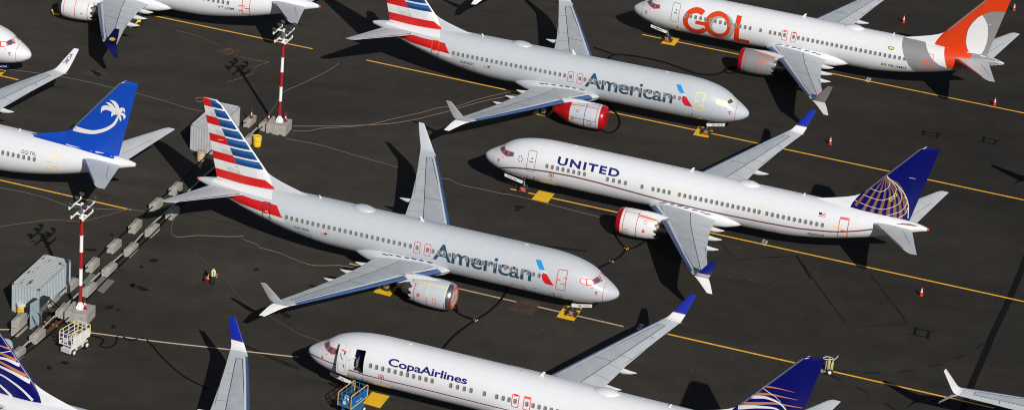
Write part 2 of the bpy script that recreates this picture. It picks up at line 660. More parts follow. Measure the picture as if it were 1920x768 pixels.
        for pts, w in (([(18.75, 2.3), (19.72, 5.7), (20.94, 9.19), (23.3, 15.9)], .055), ([(15.9, 2.2), (17.55, 5.6), (19.31, 9.19), (22.78, 15.95)], .05),
                       ([(19.31, 9.19), (20.94, 9.19)], .04), ([(22.78, 15.95), (23.3, 15.9)], .04), ([(22.0, 9.5), (23.55, 14.2)], .03), ([(20.1, 6.9), (21.65, 6.7)], .025), ([(20.75, 8.7), (21.95, 8.5)], .025), ([(21.3, 10.3), (22.3, 10.2)], .03), ([(22.6, 13.9), (23.1, 13.8)], .03), ([(19.4, 4.6), (21.0, 4.4)], .025), ([(16.9, 4.7), (17.7, 5.3)], .03),
                       ([(22.75, 13.9), (22.95, 13.8)], .03)):
            mb.stroke(pts, w, top(.016), 'line', .3, .5)
        # pale slat skin then the polished slat nose, its sky reflection painted blue
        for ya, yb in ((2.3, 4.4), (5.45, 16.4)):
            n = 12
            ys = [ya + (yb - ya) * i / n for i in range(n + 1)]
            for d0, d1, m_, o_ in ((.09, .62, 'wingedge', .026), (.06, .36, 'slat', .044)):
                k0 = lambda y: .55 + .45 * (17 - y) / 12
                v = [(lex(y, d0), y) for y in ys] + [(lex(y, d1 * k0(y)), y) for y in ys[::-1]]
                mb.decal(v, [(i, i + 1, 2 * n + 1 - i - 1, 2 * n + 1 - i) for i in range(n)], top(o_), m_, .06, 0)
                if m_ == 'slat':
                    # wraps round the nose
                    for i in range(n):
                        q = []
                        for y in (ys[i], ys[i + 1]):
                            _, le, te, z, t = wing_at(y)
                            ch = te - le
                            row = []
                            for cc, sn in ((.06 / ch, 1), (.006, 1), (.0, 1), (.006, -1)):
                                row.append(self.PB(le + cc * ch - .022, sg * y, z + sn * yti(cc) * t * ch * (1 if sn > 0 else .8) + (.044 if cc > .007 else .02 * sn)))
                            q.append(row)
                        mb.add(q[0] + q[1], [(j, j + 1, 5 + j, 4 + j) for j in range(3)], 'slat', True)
        w = self.child(mb, 'wing')
        # flap track fairings
        for y, xt, ln in ((3.75, 22.35, 2.4), (6.2, 22.75, 2.7), (8.9, 23.15, 2.6)):
            fb = MB()
            z0 = wing_at(y)[3] - .1
            secs = []
            for q, hw, hz, dz in ((0, .03, .03, .05), (.12, .15, .14, .0), (.35, .21, .24, -.08), (.6, .20, .24, -.12), (.8, .13, .15, -.10), (.94, .06, .07, -.04), (1, .015, .015, -.02)):
                x = xt - ln + ln * q
                secs.append([self.PB(x, sg * (y + hw * math.cos(2 * math.pi * k / 14)), z0 - .1 + dz + hz * math.sin(2 * math.pi * k / 14)) for k in range(14)])
            fb.loft(secs, 'wingedge')
            self.child(fb, 'flap_fairing', w)
        # split winglet
        wb = MB()
        u = [(16.86, 3.96, 22.80, 24.27), (17.12, 4.03, 23.0, 24.33), (17.32, 4.20, 23.2, 24.4), (17.47, 4.5, 23.42, 24.52), (17.7, 5.05, 23.8, 24.72), (18.18, 6.12, 24.55, 25.06)]
        secs = []
        for i, (y, z, le, te) in enumerate(u):
            a = u[max(i - 1, 0)]; b = u[min(i + 1, len(u) - 1)]
            ty, tz = b[0] - a[0], b[1] - a[1]
            l = math.hypot(ty, tz)
            secs.append([self.PB(p[0], sg * p[1], p[2]) for p in foil(le, te, y, z, .085, -tz / l, ty / l)])
        wl = c.get('winglet', ('plainwhite', 'plainwhite', 'plainwhite', None))
        wb.loft(secs, wl[0], mats=[wl[0], wl[0], wl[0], wl[1], wl[1]])
        l_ = [(16.95, 3.90, 22.95, 24.28), (17.2, 3.84, 23.25, 24.42), (17.5, 3.66, 23.65, 24.62), (18.2, 3.17, 24.55, 25.03)]
        secs = []
        for i, (y, z, le, te) in enumerate(l_):
            a = l_[max(i - 1, 0)]; b = l_[min(i + 1, len(l_) - 1)]
            ty, tz = b[0] - a[0], b[1] - a[1]
            l = math.hypot(ty, tz)
            secs.append([self.PB(p[0], sg * p[1], p[2]) for p in foil(le, te, y, z, .08, -tz / l, ty / l)])
        wb.loft(secs, wl[2])

        def wmap(sd):
            # v 0..1 along the blade, u 0..1 along the chord, laid on the inner (+) or outer (-) face
            def f(uu, vv):
                i = min(int(vv * 2) + 3, 4); t = vv * 2 - (i - 3)
                a, b = u[i], u[i + 1]
                y, z, le, te = [a[k] + (b[k] - a[k]) * t for k in range(4)]
                ty, tz = b[0] - a[0], b[1] - a[1]
                l = math.hypot(ty, tz)
                th = (yt(min(max(uu, 0), 1)) * .085 * (te - le) * (1 if sd > 0 else .8) + .012) * sd
                return self.PB(le + uu * (te - le), sg * (y - tz / l * th), z + ty / l * th)
            return f
        if wl[3]:
            wl[3](self, wb, wmap, sg)
        self.child(wb, 'winglet', w)

    def engine(self, sg):
        c = self.c
        e = c.get('eng', {})
        body = e.get('body', 'plainwhite')
        lip = e.get('lip', 'polish')
        mb = MB()
        cy, cz = sg * 4.88, 1.68
        n = 48

        def ring(x, r, zf=lambda a: 0.0, xf=lambda k: 0.0):
            return [self.PB(x + xf(k), cy + r * math.cos(2 * math.pi * k / n), cz + r * math.sin(2 * math.pi * k / n) * (.97 if math.sin(2 * math.pi * k / n) < 0 else 1)) for k in range(n)]
        prof = [(13.7, .84, 'dark'), (13.1, .93, lip), (12.95, .97, lip), (12.88, 1.02, lip), (12.92, 1.08, lip), (13.06, 1.15, lip), (13.32, 1.205, body), (13.8, 1.25, body), (14.4, 1.265, body), (15.1, 1.25, body), (15.7, 1.19, body), (16.2, 1.11, body)]
        secs = [ring(p[0], p[1]) for p in prof]
        secs.append(ring(16.52, 1.05, xf=lambda k: .14 if (k // 2) % 2 else -.10))
        mb.loft(secs, body, mats=[p[2] for p in prof], caps=False)
        mb.loft([ring(16.2, 1.02), ring(16.21, .5)], 'void', caps=False)
        # tape runs round the cowl, on hatch edges and a square patch
        def er(x):
            pr = [(p[0], p[1]) for p in prof[3:]] + [(16.6, 1.04)]
            return hermite([p[0] for p in pr], [p[1] for p in pr])(x)
        sk = lambda off=.012: (lambda x, a: self.PB(x, cy + (er(x) + off) * math.cos(a) * sg, cz + (er(x) + off) * math.sin(a) * (.97 if math.sin(a) < 0 else 1)))
        for x, a0, a1, w, m_ in e.get('rings', []):
            mb.stroke([(x, R_(a0) + R_(a1 - a0) * i / 16) for i in range(17)], w, sk(), m_, 0, .1)
        for a, x0, x1, w, m_ in e.get('seams', []):
            mb.stroke([(x0, R_(a)), (x1, R_(a))], w, sk(), m_, .2, 0)
        for x, a, w, m_, full in e.get('squares', []):
            aa = R_(a)
            q = [(x - w, aa - w), (x + w, aa - w), (x + w, aa + w), (x - w, aa + w)]
            if full: mb.poly(q, sk(), m_, .2, .1)
            else: mb.stroke(q, .045, sk(), m_, 0, .1, True)
        for x, a in ((13.75, -20), (13.95, -14), (14.2, -24), (15.0, -12), (14.1, -30)):
            aa = R_(a)
            mb.poly([(x - .035, aa - .02), (x + .035, aa - .02), (x + .035, aa + .02), (x - .035, aa + .02)], sk(), 'dark', 0, 0)
        eo = self.child(mb, 'engine')
        # inlet cover
        ib = MB()
        if e.get('cover') == 'disc':
            ib.loft([ring(12.90, 1.0), ring(12.87, .93), ring(12.90, .74)], 'orange', caps=False)
            ib.loft([ring(12.90, .74), ring(12.96, .02)], 'golgrey', caps=True, mats=['lightgrey'])
            f = lambda a, b: self.PB(12.87, cy + a, cz + b)
            ib.stroke([(-.75, .1), (.75, -.25)], .07, f, 'orange', 0, 0)
            ib.stroke([(-.05, .75), (.1, -.8)], .05, f, 'orange', 0, 0)
        else:
            cm = e.get('cover', 'dark')
            ib.loft([ring(13.34, 1.225), ring(13.1, 1.18), ring(12.92, 1.10), ring(12.85, 1.0), ring(12.83, .8), ring(12.85, .4), ring(12.86, .02)], cm)
        self.child(ib, 'inlet_cover', eo)
        # exhaust
        xb = MB()
        if e.get('rear_cover'):
            xb.loft([ring(16.3, 1.12), ring(16.6, 1.08), ring(17.0, .90), ring(17.6, .62), ring(18.0, .42), ring(18.1, .05)], e['rear_cover'])
        else:
            xb.loft([ring(15.9, .86), ring(16.5, .78), ring(17.0, .66), ring(17.45, .54), ring(17.5, .48), ring(17.3, .40)], 'hot', caps=False)
            xb.loft([ring(17.2, .36), ring(17.6, .30), ring(18.0, .14), ring(18.15, .02)], 'hot')
        self.child(xb, 'exhaust_nozzle', eo)
        pb = MB()
        secs = []
        for x, hw, z0, z1 in ((14.0, .06, 2.86, 2.92), (14.6, .17, 2.7, 3.0), (15.4, .24, 2.45, 3.06), (16.4, .25, 2.3, 3.04), (17.2, .25, 2.15, 2.93), (17.9, .22, 1.95, 2.7), (18.6, .14, 2.1, 2.5), (19.4, .05, 2.3, 2.45)):
            secs.append([self.PB(x, cy + a * hw, z0 + (z1 - z0) * b) for a, b in ((-1, 0), (-1, .75), (-.6, .97), (0, 1), (.6, .97), (1, .75), (1, 0))])
        pb.loft(secs, 'wingedge' if self.skin == 'silver' else body if body != 'golgrey' else 'lightgrey')
        self.child(pb, 'engine_pylon', eo)

    def stab(self, sg):
        mb = MB()
        secs = []
        for y, le, te, z, t in ((.25, 33.4, 37.2, 4.66, .1), (1.1, 33.93, 37.45, 4.76, .1), (4.1, 36.05, 38.2, 5.15, .095), (6.9, 37.98, 38.92, 5.51, .09), (7.16, 38.3, 38.98, 5.55, .06)):
            secs.append([self.PB(p[0], sg * p[1], p[2]) for p in foil(le, te, y, z, t)])
        mb.loft(secs, 'stab')

        def top(x, y):
            t = (y - 1.1) / 5.8
            le, te, z = 33.93 + t * 4.05, 37.45 + t * 1.47, 4.76 + t * .75
            cc = min(max((x - le) / (te - le), 0), 1)
            return self.PB(x, sg * y, z + yt(cc) * .1 * (te - le) + .012)
        mb.stroke([(36.6, 1.4), (37.9, 4.6)], .03, top, 'line', .3, .4)
        le = lambda y: 33.93 + (y - 1.1) / 5.8 * 4.05
        ys = [1.3 + i * .45 for i in range(12)]
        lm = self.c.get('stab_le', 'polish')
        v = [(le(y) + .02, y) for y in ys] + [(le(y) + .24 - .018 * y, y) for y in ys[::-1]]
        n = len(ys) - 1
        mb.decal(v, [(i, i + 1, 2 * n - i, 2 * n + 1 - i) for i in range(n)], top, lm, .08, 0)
        o = self.child(mb, 'tailplane')

    def fin(self):
        c = self.c
        mb = MB()
        zs = [4.9, 5.6, 6.4, 7.2, 8.2, 9.2, 10.2, 11.2, 12.1, 12.42, 12.5]
        secs = []
        for z in zs:
            le, te = fin_le(z), fin_te(z)
            if z > 12.3: le += .12 if z < 12.45 else .32
            ch = te - le
            h = FIN_TH(z) / .5 * (1 if z < 12.45 else .55)
            ring = [(le + q * ch, yt(q) * h, z) for q in NACA] + [(le + q * ch, -yt(q) * h, z) for q in NACA[1:-1][::-1]]
            secs.append([self.PB(*p) for p in ring])
        mb.loft(secs, c.get('fin', 'plainwhite'))
        if c.get('fin_le', 'polish'):
            for sg in (1, -1):
                w0 = .05 if c.get('fin_le') == 'plainwhite' else .19
                mb.poly([(self.S(fin_le(7.2)) + .03, 7.2), (self.S(fin_le(12.3)) + .03, 12.3), (self.S(fin_le(12.3)) + w0, 12.3), (self.S(fin_le(7.2)) + w0, 7.2)], self.fins(.030, sg), c.get('fin_le', 'polish'), 0, 0)
                # rudder gap
                mb.stroke([(self.S(fin_te(z) - .33 * (fin_te(z) - fin_le(z)) * .9), z) for z in (5.6, 8, 10, 12.2)], .02, self.fins(.02, sg), 'line' if c.get('fin') == 'plainwhite' else c.get('fin'), 0, .4)
                mb.poly([(self.S(37.0), 12.30), (self.S(37.05) + .22, 12.47), (self.S(37.05) + .36, 12.47), (self.S(37.0) + .12, 12.30)], self.fins(.026, sg), 'plainwhite', 0, 0)
        if c.get('fin_art'):
            for sg in (1, -1):
                c['fin_art'](self, mb, self.fins(.026, sg), self.fins(.036, sg))
        # small aerial on the rudder side
        self.child(mb, 'tail_fin')
        db = MB()
        secs = []
        crest = hermite([28.4, 30, 31.3, 32.1, 32.75, 33.3], [5.55, 5.98, 6.38, 6.74, 7.32, 7.9])
        for x in (28.4, 29.0, 29.6, 30.2, 30.8, 31.3, 31.8, 32.2, 32.6, 33.0, 33.3):
            zt_ = crest(x); zb_ = TOP(x) - .12
            w = .03 + .20 * min(1, (x - 28.4) / 3)
            ring = []
            for k in range(9):
                q = k / 8
                ring.append((x, w * (1 - q) ** .6 + .012, zb_ + (zt_ - zb_) * q))
            ring += [(x, -p[1], p[2]) for p in ring[::-1]]
            secs.append([self.PB(*p) for p in ring])
        db.loft(secs, c.get('dorsal', self.skin))
        self.child(db, 'dorsal_fin')

    def wheel(self, mb, c, r, w):
        cx, cy, cz = c
        secs = []
        for q, rr in ((-.5, .55), (-.5, .86), (-.38, .97), (-.15, 1), (.15, 1), (.38, .97), (.5, .86), (.5, .55)):
            secs.append([self.P(cx + r * rr * math.cos(2 * math.pi * k / 20), cy + q * w, cz + r * rr * math.sin(2 * math.pi * k / 20)) for k in range(20)])
        mb.loft(secs, 'tyre')
        for s_ in (-1, 1):
            mb.loft([[self.P(cx + r * rr * math.cos(2 * math.pi * k / 16), cy + s_ * (w * .5 + o), cz + r * rr * math.sin(2 * math.pi * k / 16)) for k in range(16)] for rr, o in ((.56, -.02), (.5, .012), (.2, .03))], 'steel')

    def nose_gear(self):
        mb = MB()
        mb.tube([self.P(3.95, 0, .36), self.P(3.9, 0, 1.2), self.P(3.7, 0, 1.75)], .085, 'steel', 12)
        mb.tube([self.P(3.9, 0, 1.1), self.P(2.9, 0, 1.75)], .05, 'steel', 8)
        mb.cyl(self.P(3.95, -.28, .36), self.P(3.95, .28, .36), .06, 'steel', 10)
        ng = self.child(mb, 'nose_gear')
        for y in (-.22, .22):
            wb = MB()
            self.wheel(wb, (3.95, y, .345), .345, .2)
            self.child(wb, 'wheel', ng)
        # orange lashings and chocks round the wheels
        ob = MB()
        for k, (x, z) in enumerate(((3.55, .12), (4.36, .12))):
            ob.box(self.P(x, 0, z), (.16, .8, .2), 'dark', 0, .03)
        for z in (.15, .33, .50)[:self.c.get('lash', 1)]:
            ob.tube([self.P(3.64, .36, z), self.P(3.95, .37, z + .06), self.P(4.28, .36, z - .02)], .024, 'orange', 6)
        ob.tube([self.P(3.66, .37, .52), self.P(4.26, .37, .14)], .024, 'orange', 6)
        self.child(ob, 'wheel_chock', ng)
        for sg in (1, -1):
            d = MB()
            secs = []
            q = [(2.12, 1.66), (3.95, 1.28), (3.86, 1.00), (2.14, 1.36)]
            d.add([self.P(x, sg * (.44 + .03 * (1.6 - z)), z) for x, z in q] + [self.P(x, sg * (.48 + .03 * (1.6 - z)), z) for x, z in q],
                  [(3, 2, 1, 0), (4, 5, 6, 7), (0, 1, 5, 4), (1, 2, 6, 5), (2, 3, 7, 6), (3, 0, 4, 7)], self.c.get('gear_door', 'plainwhite'))
            t = self.c.get('gear_text')
            if t and sg > 0:
                def f(u, v):
                    z = 1.42 - (u - 2.3) * .21 + v
                    return self.P(u, .497 + .03 * (1.6 - z), z)
                uL, uR = (3.35, 2.35) if self.s < 0 else (2.35, 3.35)
                v2, fs = text_box(t, uL, uR, -.02, .13, .01)
                d.decal(v2, fs, f, self.c.get('gear_text_m', 'black'), 0, 0)
            self.child(d, 'gear_door')

    def main_gear(self, sg):
        mb = MB()
        x = self.S(19.5)
        mb.tube([self.P(x, sg * 2.85, .56), self.P(x, sg * 2.85, 1.4), self.P(x - .1, sg * 3.3, 2.4)], .13, 'steel', 12)
        mb.tube([self.P(x, sg * 2.85, 1.1), self.P(x, sg * 1.4, 1.7)], .07, 'steel', 8)
        mg = self.child(mb, 'main_gear')
        for y in (2.42, 3.28):
            wb = MB()
            self.wheel(wb, (x, sg * y, .56), .56, .40)
            self.child(wb, 'wheel', mg)

    def dome(self):
        if self.c.get('nodome'): return
        mb = MB()
        secs = []
        for q, r, h in ((0, .05, .0), (.08, .3, .10), (.25, .55, .22), (.45, .66, .30), (.65, .62, .29), (.82, .42, .20), (.94, .2, .10), (1, .03, .01)):
            x = self.S(22.05) + 2.3 * q
            secs.append([self.P(x, r * math.cos(math.pi * k / 12), 5.50 + h * math.sin(math.pi * k / 12) - .1 * (r * math.cos(math.pi * k / 12)) ** 2) for k in range(13)])
        mb.loft(secs, self.skin, closed=False, caps=False)
        self.child(mb, 'satellite_dome')
        for x, hgt, ch in ((17.65, .42, .38), (27.1, .28, .22), (8.2, .10, .35), (10.8, .07, .2), (15.97, .06, .2)):
            ab = MB()
            secs = []
            for q in (0, .5, 1):
                secs.append([self.P(p[0], p[1], p[2]) for p in
                             [(self.S(x) + q * ch * .9 + cc * ch * (1 - .55 * q), yy * .035 * (1 - .5 * q), 5.53 + q * hgt) for cc, yy in ((0, 0), (.3, 1), (1, 0), (.3, -1))]])
            ab.loft(secs, 'plainwhite' if hgt > .08 else 'greyline')
            self.child(ab, 'antenna')

    def windows(self):
        f = self.side(.018)
        f3 = self.side(.022)
        for x in self.c.get('windows', []):
            mb = MB()
            z = self.c.get('win_z', 3.92)
            w, h = .152, .215
            o = rrect(x - w, x + w, z - h, z + h, .10, 4)
            i = rrect(x - w + .024, x + w - .024, z - h + .024, z + h - .024, .085, 4)
            n = len(o)
            mb.decal(o + i, [(k, (k + 1) % n, n + (k + 1) % n, n + k) for k in range(n)], f, 'winf', 0, 0)
            mb.poly(i, f3, 'winp', 0, .12)
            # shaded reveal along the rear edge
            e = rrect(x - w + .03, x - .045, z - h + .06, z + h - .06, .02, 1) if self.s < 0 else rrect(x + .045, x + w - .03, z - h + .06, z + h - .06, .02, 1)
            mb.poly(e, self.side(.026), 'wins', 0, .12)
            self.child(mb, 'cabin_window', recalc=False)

    def cockpit(self):
        ck = self.c.get('cockpit', ('orange', 'glass', 'glass', 'glass'))
        fr, g1, g2, g3 = ck
        for sg in (1, -1):
            f, f2 = self.side(.010, sg), self.side(.018, sg)
            panes = [([(1.50, 4.04), (1.87, 4.36), (2.16, 4.21), (1.90, 3.93)], g1), ([(1.95, 3.90), (2.20, 4.21), (2.62, 4.25), (2.47, 3.80)], g2), ([(2.53, 3.81), (2.68, 4.25), (3.08, 4.29), (3.10, 3.98)], g3)]
            for pts, g in panes:
                mb = MB()
                cx = sum(p[0] for p in pts) / 4; cz = sum(p[1] for p in pts) / 4
                big = [(cx + (p[0] - cx) * 1.16, cz + (p[1] - cz) * 1.16) for p in pts]
                sm = [(cx + (p[0] - cx) * .84, cz + (p[1] - cz) * .84) for p in pts]
                mb.poly(big, f, fr, .12, .1)
                mb.poly(sm, f2, g, .12, .1)
                self.child(mb, 'cockpit_window', recalc=False)

    def outline(self, name, xa, xb, za, zb, r, w, m, bars=(), parent=None):
        mb = MB()
        mb.stroke(rrect(xa, xb, za, zb, r, 4), w, self.side(.014), m, 0, .1, True)
        for (x0, z0, x1, z1, bw, bm_) in bars:
            mb.stroke([(x0, z0), (x1, z1)], bw, self.side(.022), bm_, .2, .1)
        return self.child(mb, name, recalc=False)

    def doors(self):
        for d in self.c.get('doors', []):
            self.outline(*d[:8], **(d[8] if len(d) > 8 else {}))

    def letters(self, name, body, x0, x1, z0, z1, m, bold=.0, spacing=1.0, shear=0.0, vref=None, off=.012, dv=.1):
        mb = MB()
        uL, uR = (max(x0, x1), min(x0, x1)) if self.s < 0 else (min(x0, x1), max(x0, x1))
        v2, fs = text_box(body, uL, uR, z0, z1, bold, spacing, shear, vref)
        mb.decal(v2, fs, self.side(off), m, .5, dv)
        return self.child(mb, name, recalc=False)


# ---------------------------------------------------------------- liveries
def taper(pts, w0, w1, n=14):
    """tapered curved band through pts"""
    xs = [i / (len(pts) - 1) for i in range(len(pts))]
    fx, fy = hermite(xs, [p[0] for p in pts]), hermite(xs, [p[1] for p in pts])
    c = [Vector((fx(i / n), fy(i / n))) for i in range(n + 1)]
    L, Rr = [], []
    for i, p in enumerate(c):
        t = (c[min(i + 1, n)] - c[max(i - 1, 0)]).normalized()
        nn = Vector((-t.y, t.x)); w = w0 + (w1 - w0) * i / n
        L.append(tuple(p + nn * w / 2)); Rr.append(tuple(p - nn * w / 2))
    return L + Rr, [(i, i + 1, n + 2 + i, n + 1 + i) for i in range(n)]


def band(self, mb, f, pts, w0, w1, m):
    v, fs = taper([(self.S(p[0]), p[1]) for p in pts], w0, w1)
    mb.decal(v, fs, f, m, 0, 0)


def sp(self, pts):
    return [(self.S(p[0]), p[1]) for p in pts]


def flag_tail(self, mb, f, f2):
    xb = lambda z: 37.9 + (z - 12.56) * .5247
    le = lambda z: fin_le(z) + .085 + (.25 if z > 12.3 else 0)
    te = lambda z: fin_te(z) - .01
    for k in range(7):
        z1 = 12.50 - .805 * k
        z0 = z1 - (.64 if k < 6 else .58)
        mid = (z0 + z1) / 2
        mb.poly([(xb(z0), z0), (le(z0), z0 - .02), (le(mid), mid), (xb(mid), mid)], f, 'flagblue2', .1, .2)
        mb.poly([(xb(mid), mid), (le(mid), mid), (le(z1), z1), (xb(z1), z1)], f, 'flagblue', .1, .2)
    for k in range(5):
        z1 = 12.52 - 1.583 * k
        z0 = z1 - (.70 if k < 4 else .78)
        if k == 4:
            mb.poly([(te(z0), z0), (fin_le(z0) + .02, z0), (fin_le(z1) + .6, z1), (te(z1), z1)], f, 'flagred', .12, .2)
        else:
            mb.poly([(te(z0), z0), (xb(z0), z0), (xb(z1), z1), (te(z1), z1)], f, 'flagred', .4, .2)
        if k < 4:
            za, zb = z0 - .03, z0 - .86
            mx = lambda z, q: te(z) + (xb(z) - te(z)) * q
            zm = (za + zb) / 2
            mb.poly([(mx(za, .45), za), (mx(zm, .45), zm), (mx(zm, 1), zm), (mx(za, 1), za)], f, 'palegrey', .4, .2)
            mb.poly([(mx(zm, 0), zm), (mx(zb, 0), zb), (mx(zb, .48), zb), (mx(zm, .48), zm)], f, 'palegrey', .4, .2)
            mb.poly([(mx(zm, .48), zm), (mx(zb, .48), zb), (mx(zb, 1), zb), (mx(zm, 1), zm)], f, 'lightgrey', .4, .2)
    mb.poly([(35.2, 6.30), (33.0, 6.30), (33.1, 6.95), (35.1, 6.95)], f, 'palegrey', .4, .2)
    mb.stroke([(36.9, 8.95), (36.4, 9.0)], .05, f2, 'plainwhite', 0, 0)


def emblem(self):
    mb = MB()
    f = self.side(.014)
    mb.poly([(7.18, 5.03), (6.74, 5.06), (6.45, 4.75), (6.19, 4.43), (6.65, 4.41), (6.93, 4.7)], f, 'eagle_blue', .2, .1)
    mb.poly([(6.62, 4.36), (6.2, 4.40), (5.95, 4.22), (6.0, 4.16), (6.35, 4.26)], f, 'palegrey', .2, .1)
    mb.poly([(6.40, 3.99), (6.25, 4.22), (5.97, 4.18), (5.22, 3.28), (5.98, 3.31), (6.25, 3.6)], f, 'eagle_red', .2, .1)
    self.child(mb, 'emblem', recalc=False)


def us_flag(self, x, z, w=.62, h=.3):
    mb = MB()
    f, f2 = self.side(.014), self.side(.018)
    d = 1 if self.s < 0 else -1
    mb.poly([(x - w / 2, z - h / 2), (x + w / 2, z - h / 2), (x + w / 2, z + h / 2), (x - w / 2, z + h / 2)], f, 'plainwhite', 0, .1)
    for k in range(3):
        zz = z - h / 2 + h * (.12 + .34 * k)
        mb.stroke([(x - w / 2, zz), (x + w / 2, zz)], .05, f2, 'red', 0, .1)
    a, b = (x - w / 2, x - .05)
    mb.poly([(a, z), (b, z), (b, z + h / 2), (a, z + h / 2)], self.side(.022), 'navy', 0, .1)
    self.child(mb, 'flag_mark', recalc=False)


def pitot_marks(self):
    mb = MB()
    f = self.side(.02)
    for (x, z, m) in ((1.62, 3.32, 'red'), (1.66, 3.18, 'dark'), (1.60, 3.06, 'red'), (1.72, 3.28, 'dark'), (1.70, 3.08, 'red'), (2.05, 3.62, 'red')):
        mb.poly([(x - .07, z - .04), (x + .07, z - .03), (x + .06, z + .04), (x - .06, z + .03)], f, m, 0, 0)
    for (x, z) in ((4.6, 2.35), (5.6, 2.2), (5.1, 2.0), (3.4, 2.2), (6.9, 2.6)):
        mb.poly([(x - .05, z - .05), (x + .05, z - .05), (x + .05, z + .05), (x - .05, z + .05)], f, 'greyline', 0, 0)
    mb.stroke([(5.25, 2.55), (5.25, 2.05)], .05, f, 'dark', 0, .1)
    self.child(mb, 'probe_covers', recalc=False)


def root_slots(self):
    """open cover flaps along the wing root fairing"""
    for i, x in enumerate((16.2, 17.0, 17.7, 18.3, 19.1, 19.8, 20.3)):
        mb = MB()
        zz = 2.92 - .012 * (x - 16) ** 2
        mb.box(self.PB(x, 2.0 - .02 * (i % 3), zz), (.5 - .1 * (i % 2), .06, .035), 'line', .12 * self.s)
        self.child(mb, 'root_fitting')


def flag_plane_extras(reg):
    def go(self):
        self.letters('airline_lettering', 'American', 16.08, 7.26, 3.25, 4.68, 'slate', .016, .96, vref=.729)
        self.letters('registration', reg, 28.78, 27.38, 3.06, 3.32, 'black', .015, 1.05)
        emblem(self); us_flag(self, 26.03, 3.21); pitot_marks(self); root_slots(self)
        mb = MB()
        mb.stroke(rrect(27.3, 28.5, 2.3, 2.8, .06), .04, self.side(.014), 'greyline', .3, .1, True)
        self.child(mb, 'hatch', recalc=False)
    return go


def series(a, b, step, skip=()):
    n = int(round((b - a) / step))
    return [a + (b - a) * i / n for i in range(n + 1) if i not in skip]


WIN_FLAG = series(6.6, 16.1, .505, (14,)) + [16.61, 17.55] + series(18.15, 29.58, .503)
A_TAIL = [('fill2', 'flagred', [(29.97, 3.74), (30.62, 4.66), (33, 4.66), (35.6, 4.80), (36.3, 4.3), (34.2, 3.92), (31.8, 3.80)], 0),
          ('fill2', 'plainwhite', [(29.70, 3.34), (29.95, 3.71), (31.8, 3.77), (34.2, 3.89), (34.6, 3.62), (31.5, 3.35)], 0),
          ('fill2', 'plainwhite', [(31.46, 5.46), (37.0, 5.30), (37.2, 4.98), (33, 4.95), (31.2, 4.95)], 0)]


def door_bars(xa, xb, z, m):
    return {'bars': [((xa + xb) / 2, z, xa - .18, z, .09, m), (xb, z - .22, (xa + xb) / 2 - .1, z - .22, .1, m), ((xa + xb) / 2, z - .5, xa - .2, z - .55, .07, m)]}


eng_flag1 = dict(body='silver', cover='disc', rings=[(13.42, 20, 75, .05, 'ltyellow'), (13.42, -40, -5, .05, 'red'), (14.95, 5, 80, .05, 'ltyellow'), (14.95, -45, 5, .06, 'red'), (16.15, -35, 60, .08, 'orange')],
                 seams=[(58, 13.4, 16.3, .05, 'ltyellow')], squares=[(15.72, 4, .13, 'orange', True), (14.25, -6, .16, 'red', False), (15.6, 40, .12, 'ltyellow', False)])
eng_flag2 = dict(body='silver', cover='redcover', rear_cover='redcover', rings=[(13.6, -45, 85, .05, 'red'), (14.75, -45, 80, .05, 'line')],
                 seams=[(-2, 13.6, 16.3, .04, 'line'), (60, 13.6, 16.3, .05, 'red')], squares=[(15.9, -10, .1, 'orange', True), (14.2, -14, .15, 'red', False), (15.5, 32, .1, 'red', False)])

A1 = Airliner('airliner', 'silver striped tail airliner in the middle, grey disc in its engine inlet', (0, 0, -0.287446, -1), dict(
    skin='silver', winglet=('silver', 'silver', 'plainwhite', None), fin='plainwhite', fin_art=flag_tail, dorsal='silver', windows=WIN_FLAG, skin_marks=A_TAIL, eng=eng_flag1, radome='red', tailtip='orange', gear_text='3SD  YD-01', fin_le='plainwhite',
    cockpit=('red', 'glass', 'glass_cov', 'glass_cov'),
    doors=[('service_door', 4.27, 5.05, 3.0, 4.70, .1, .06, 'red', {'bars': [(4.75, 3.95, 5.05, 3.9, .1, 'orange'), (4.2, 4.12, 4.5, 4.15, .08, 'orange'), (4.25, 3.6, 4.7, 3.62, .08, 'orange')]}),
           ('overwing_exit', 16.34, 16.88, 3.40, 4.38, .1, .05, 'red'), ('overwing_exit', 17.28, 17.82, 3.40, 4.38, .1, .05, 'red'),
           ('service_door', 31.2, 31.92, 3.03, 4.70, .1, .06, 'black', {'bars': [(31.5, 3.75, 31.9, 3.75, .09, 'orange'), (31.4, 3.95, 31.65, 3.95, .08, 'plainwhite'), (31.0, 3.45, 31.4, 3.45, .06, 'black')]}),
           ('cargo_door', 7.9, 9.15, 1.75, 2.48, .08, .05, 'red')],
    extra=[flag_plane_extras('N315SD')]))
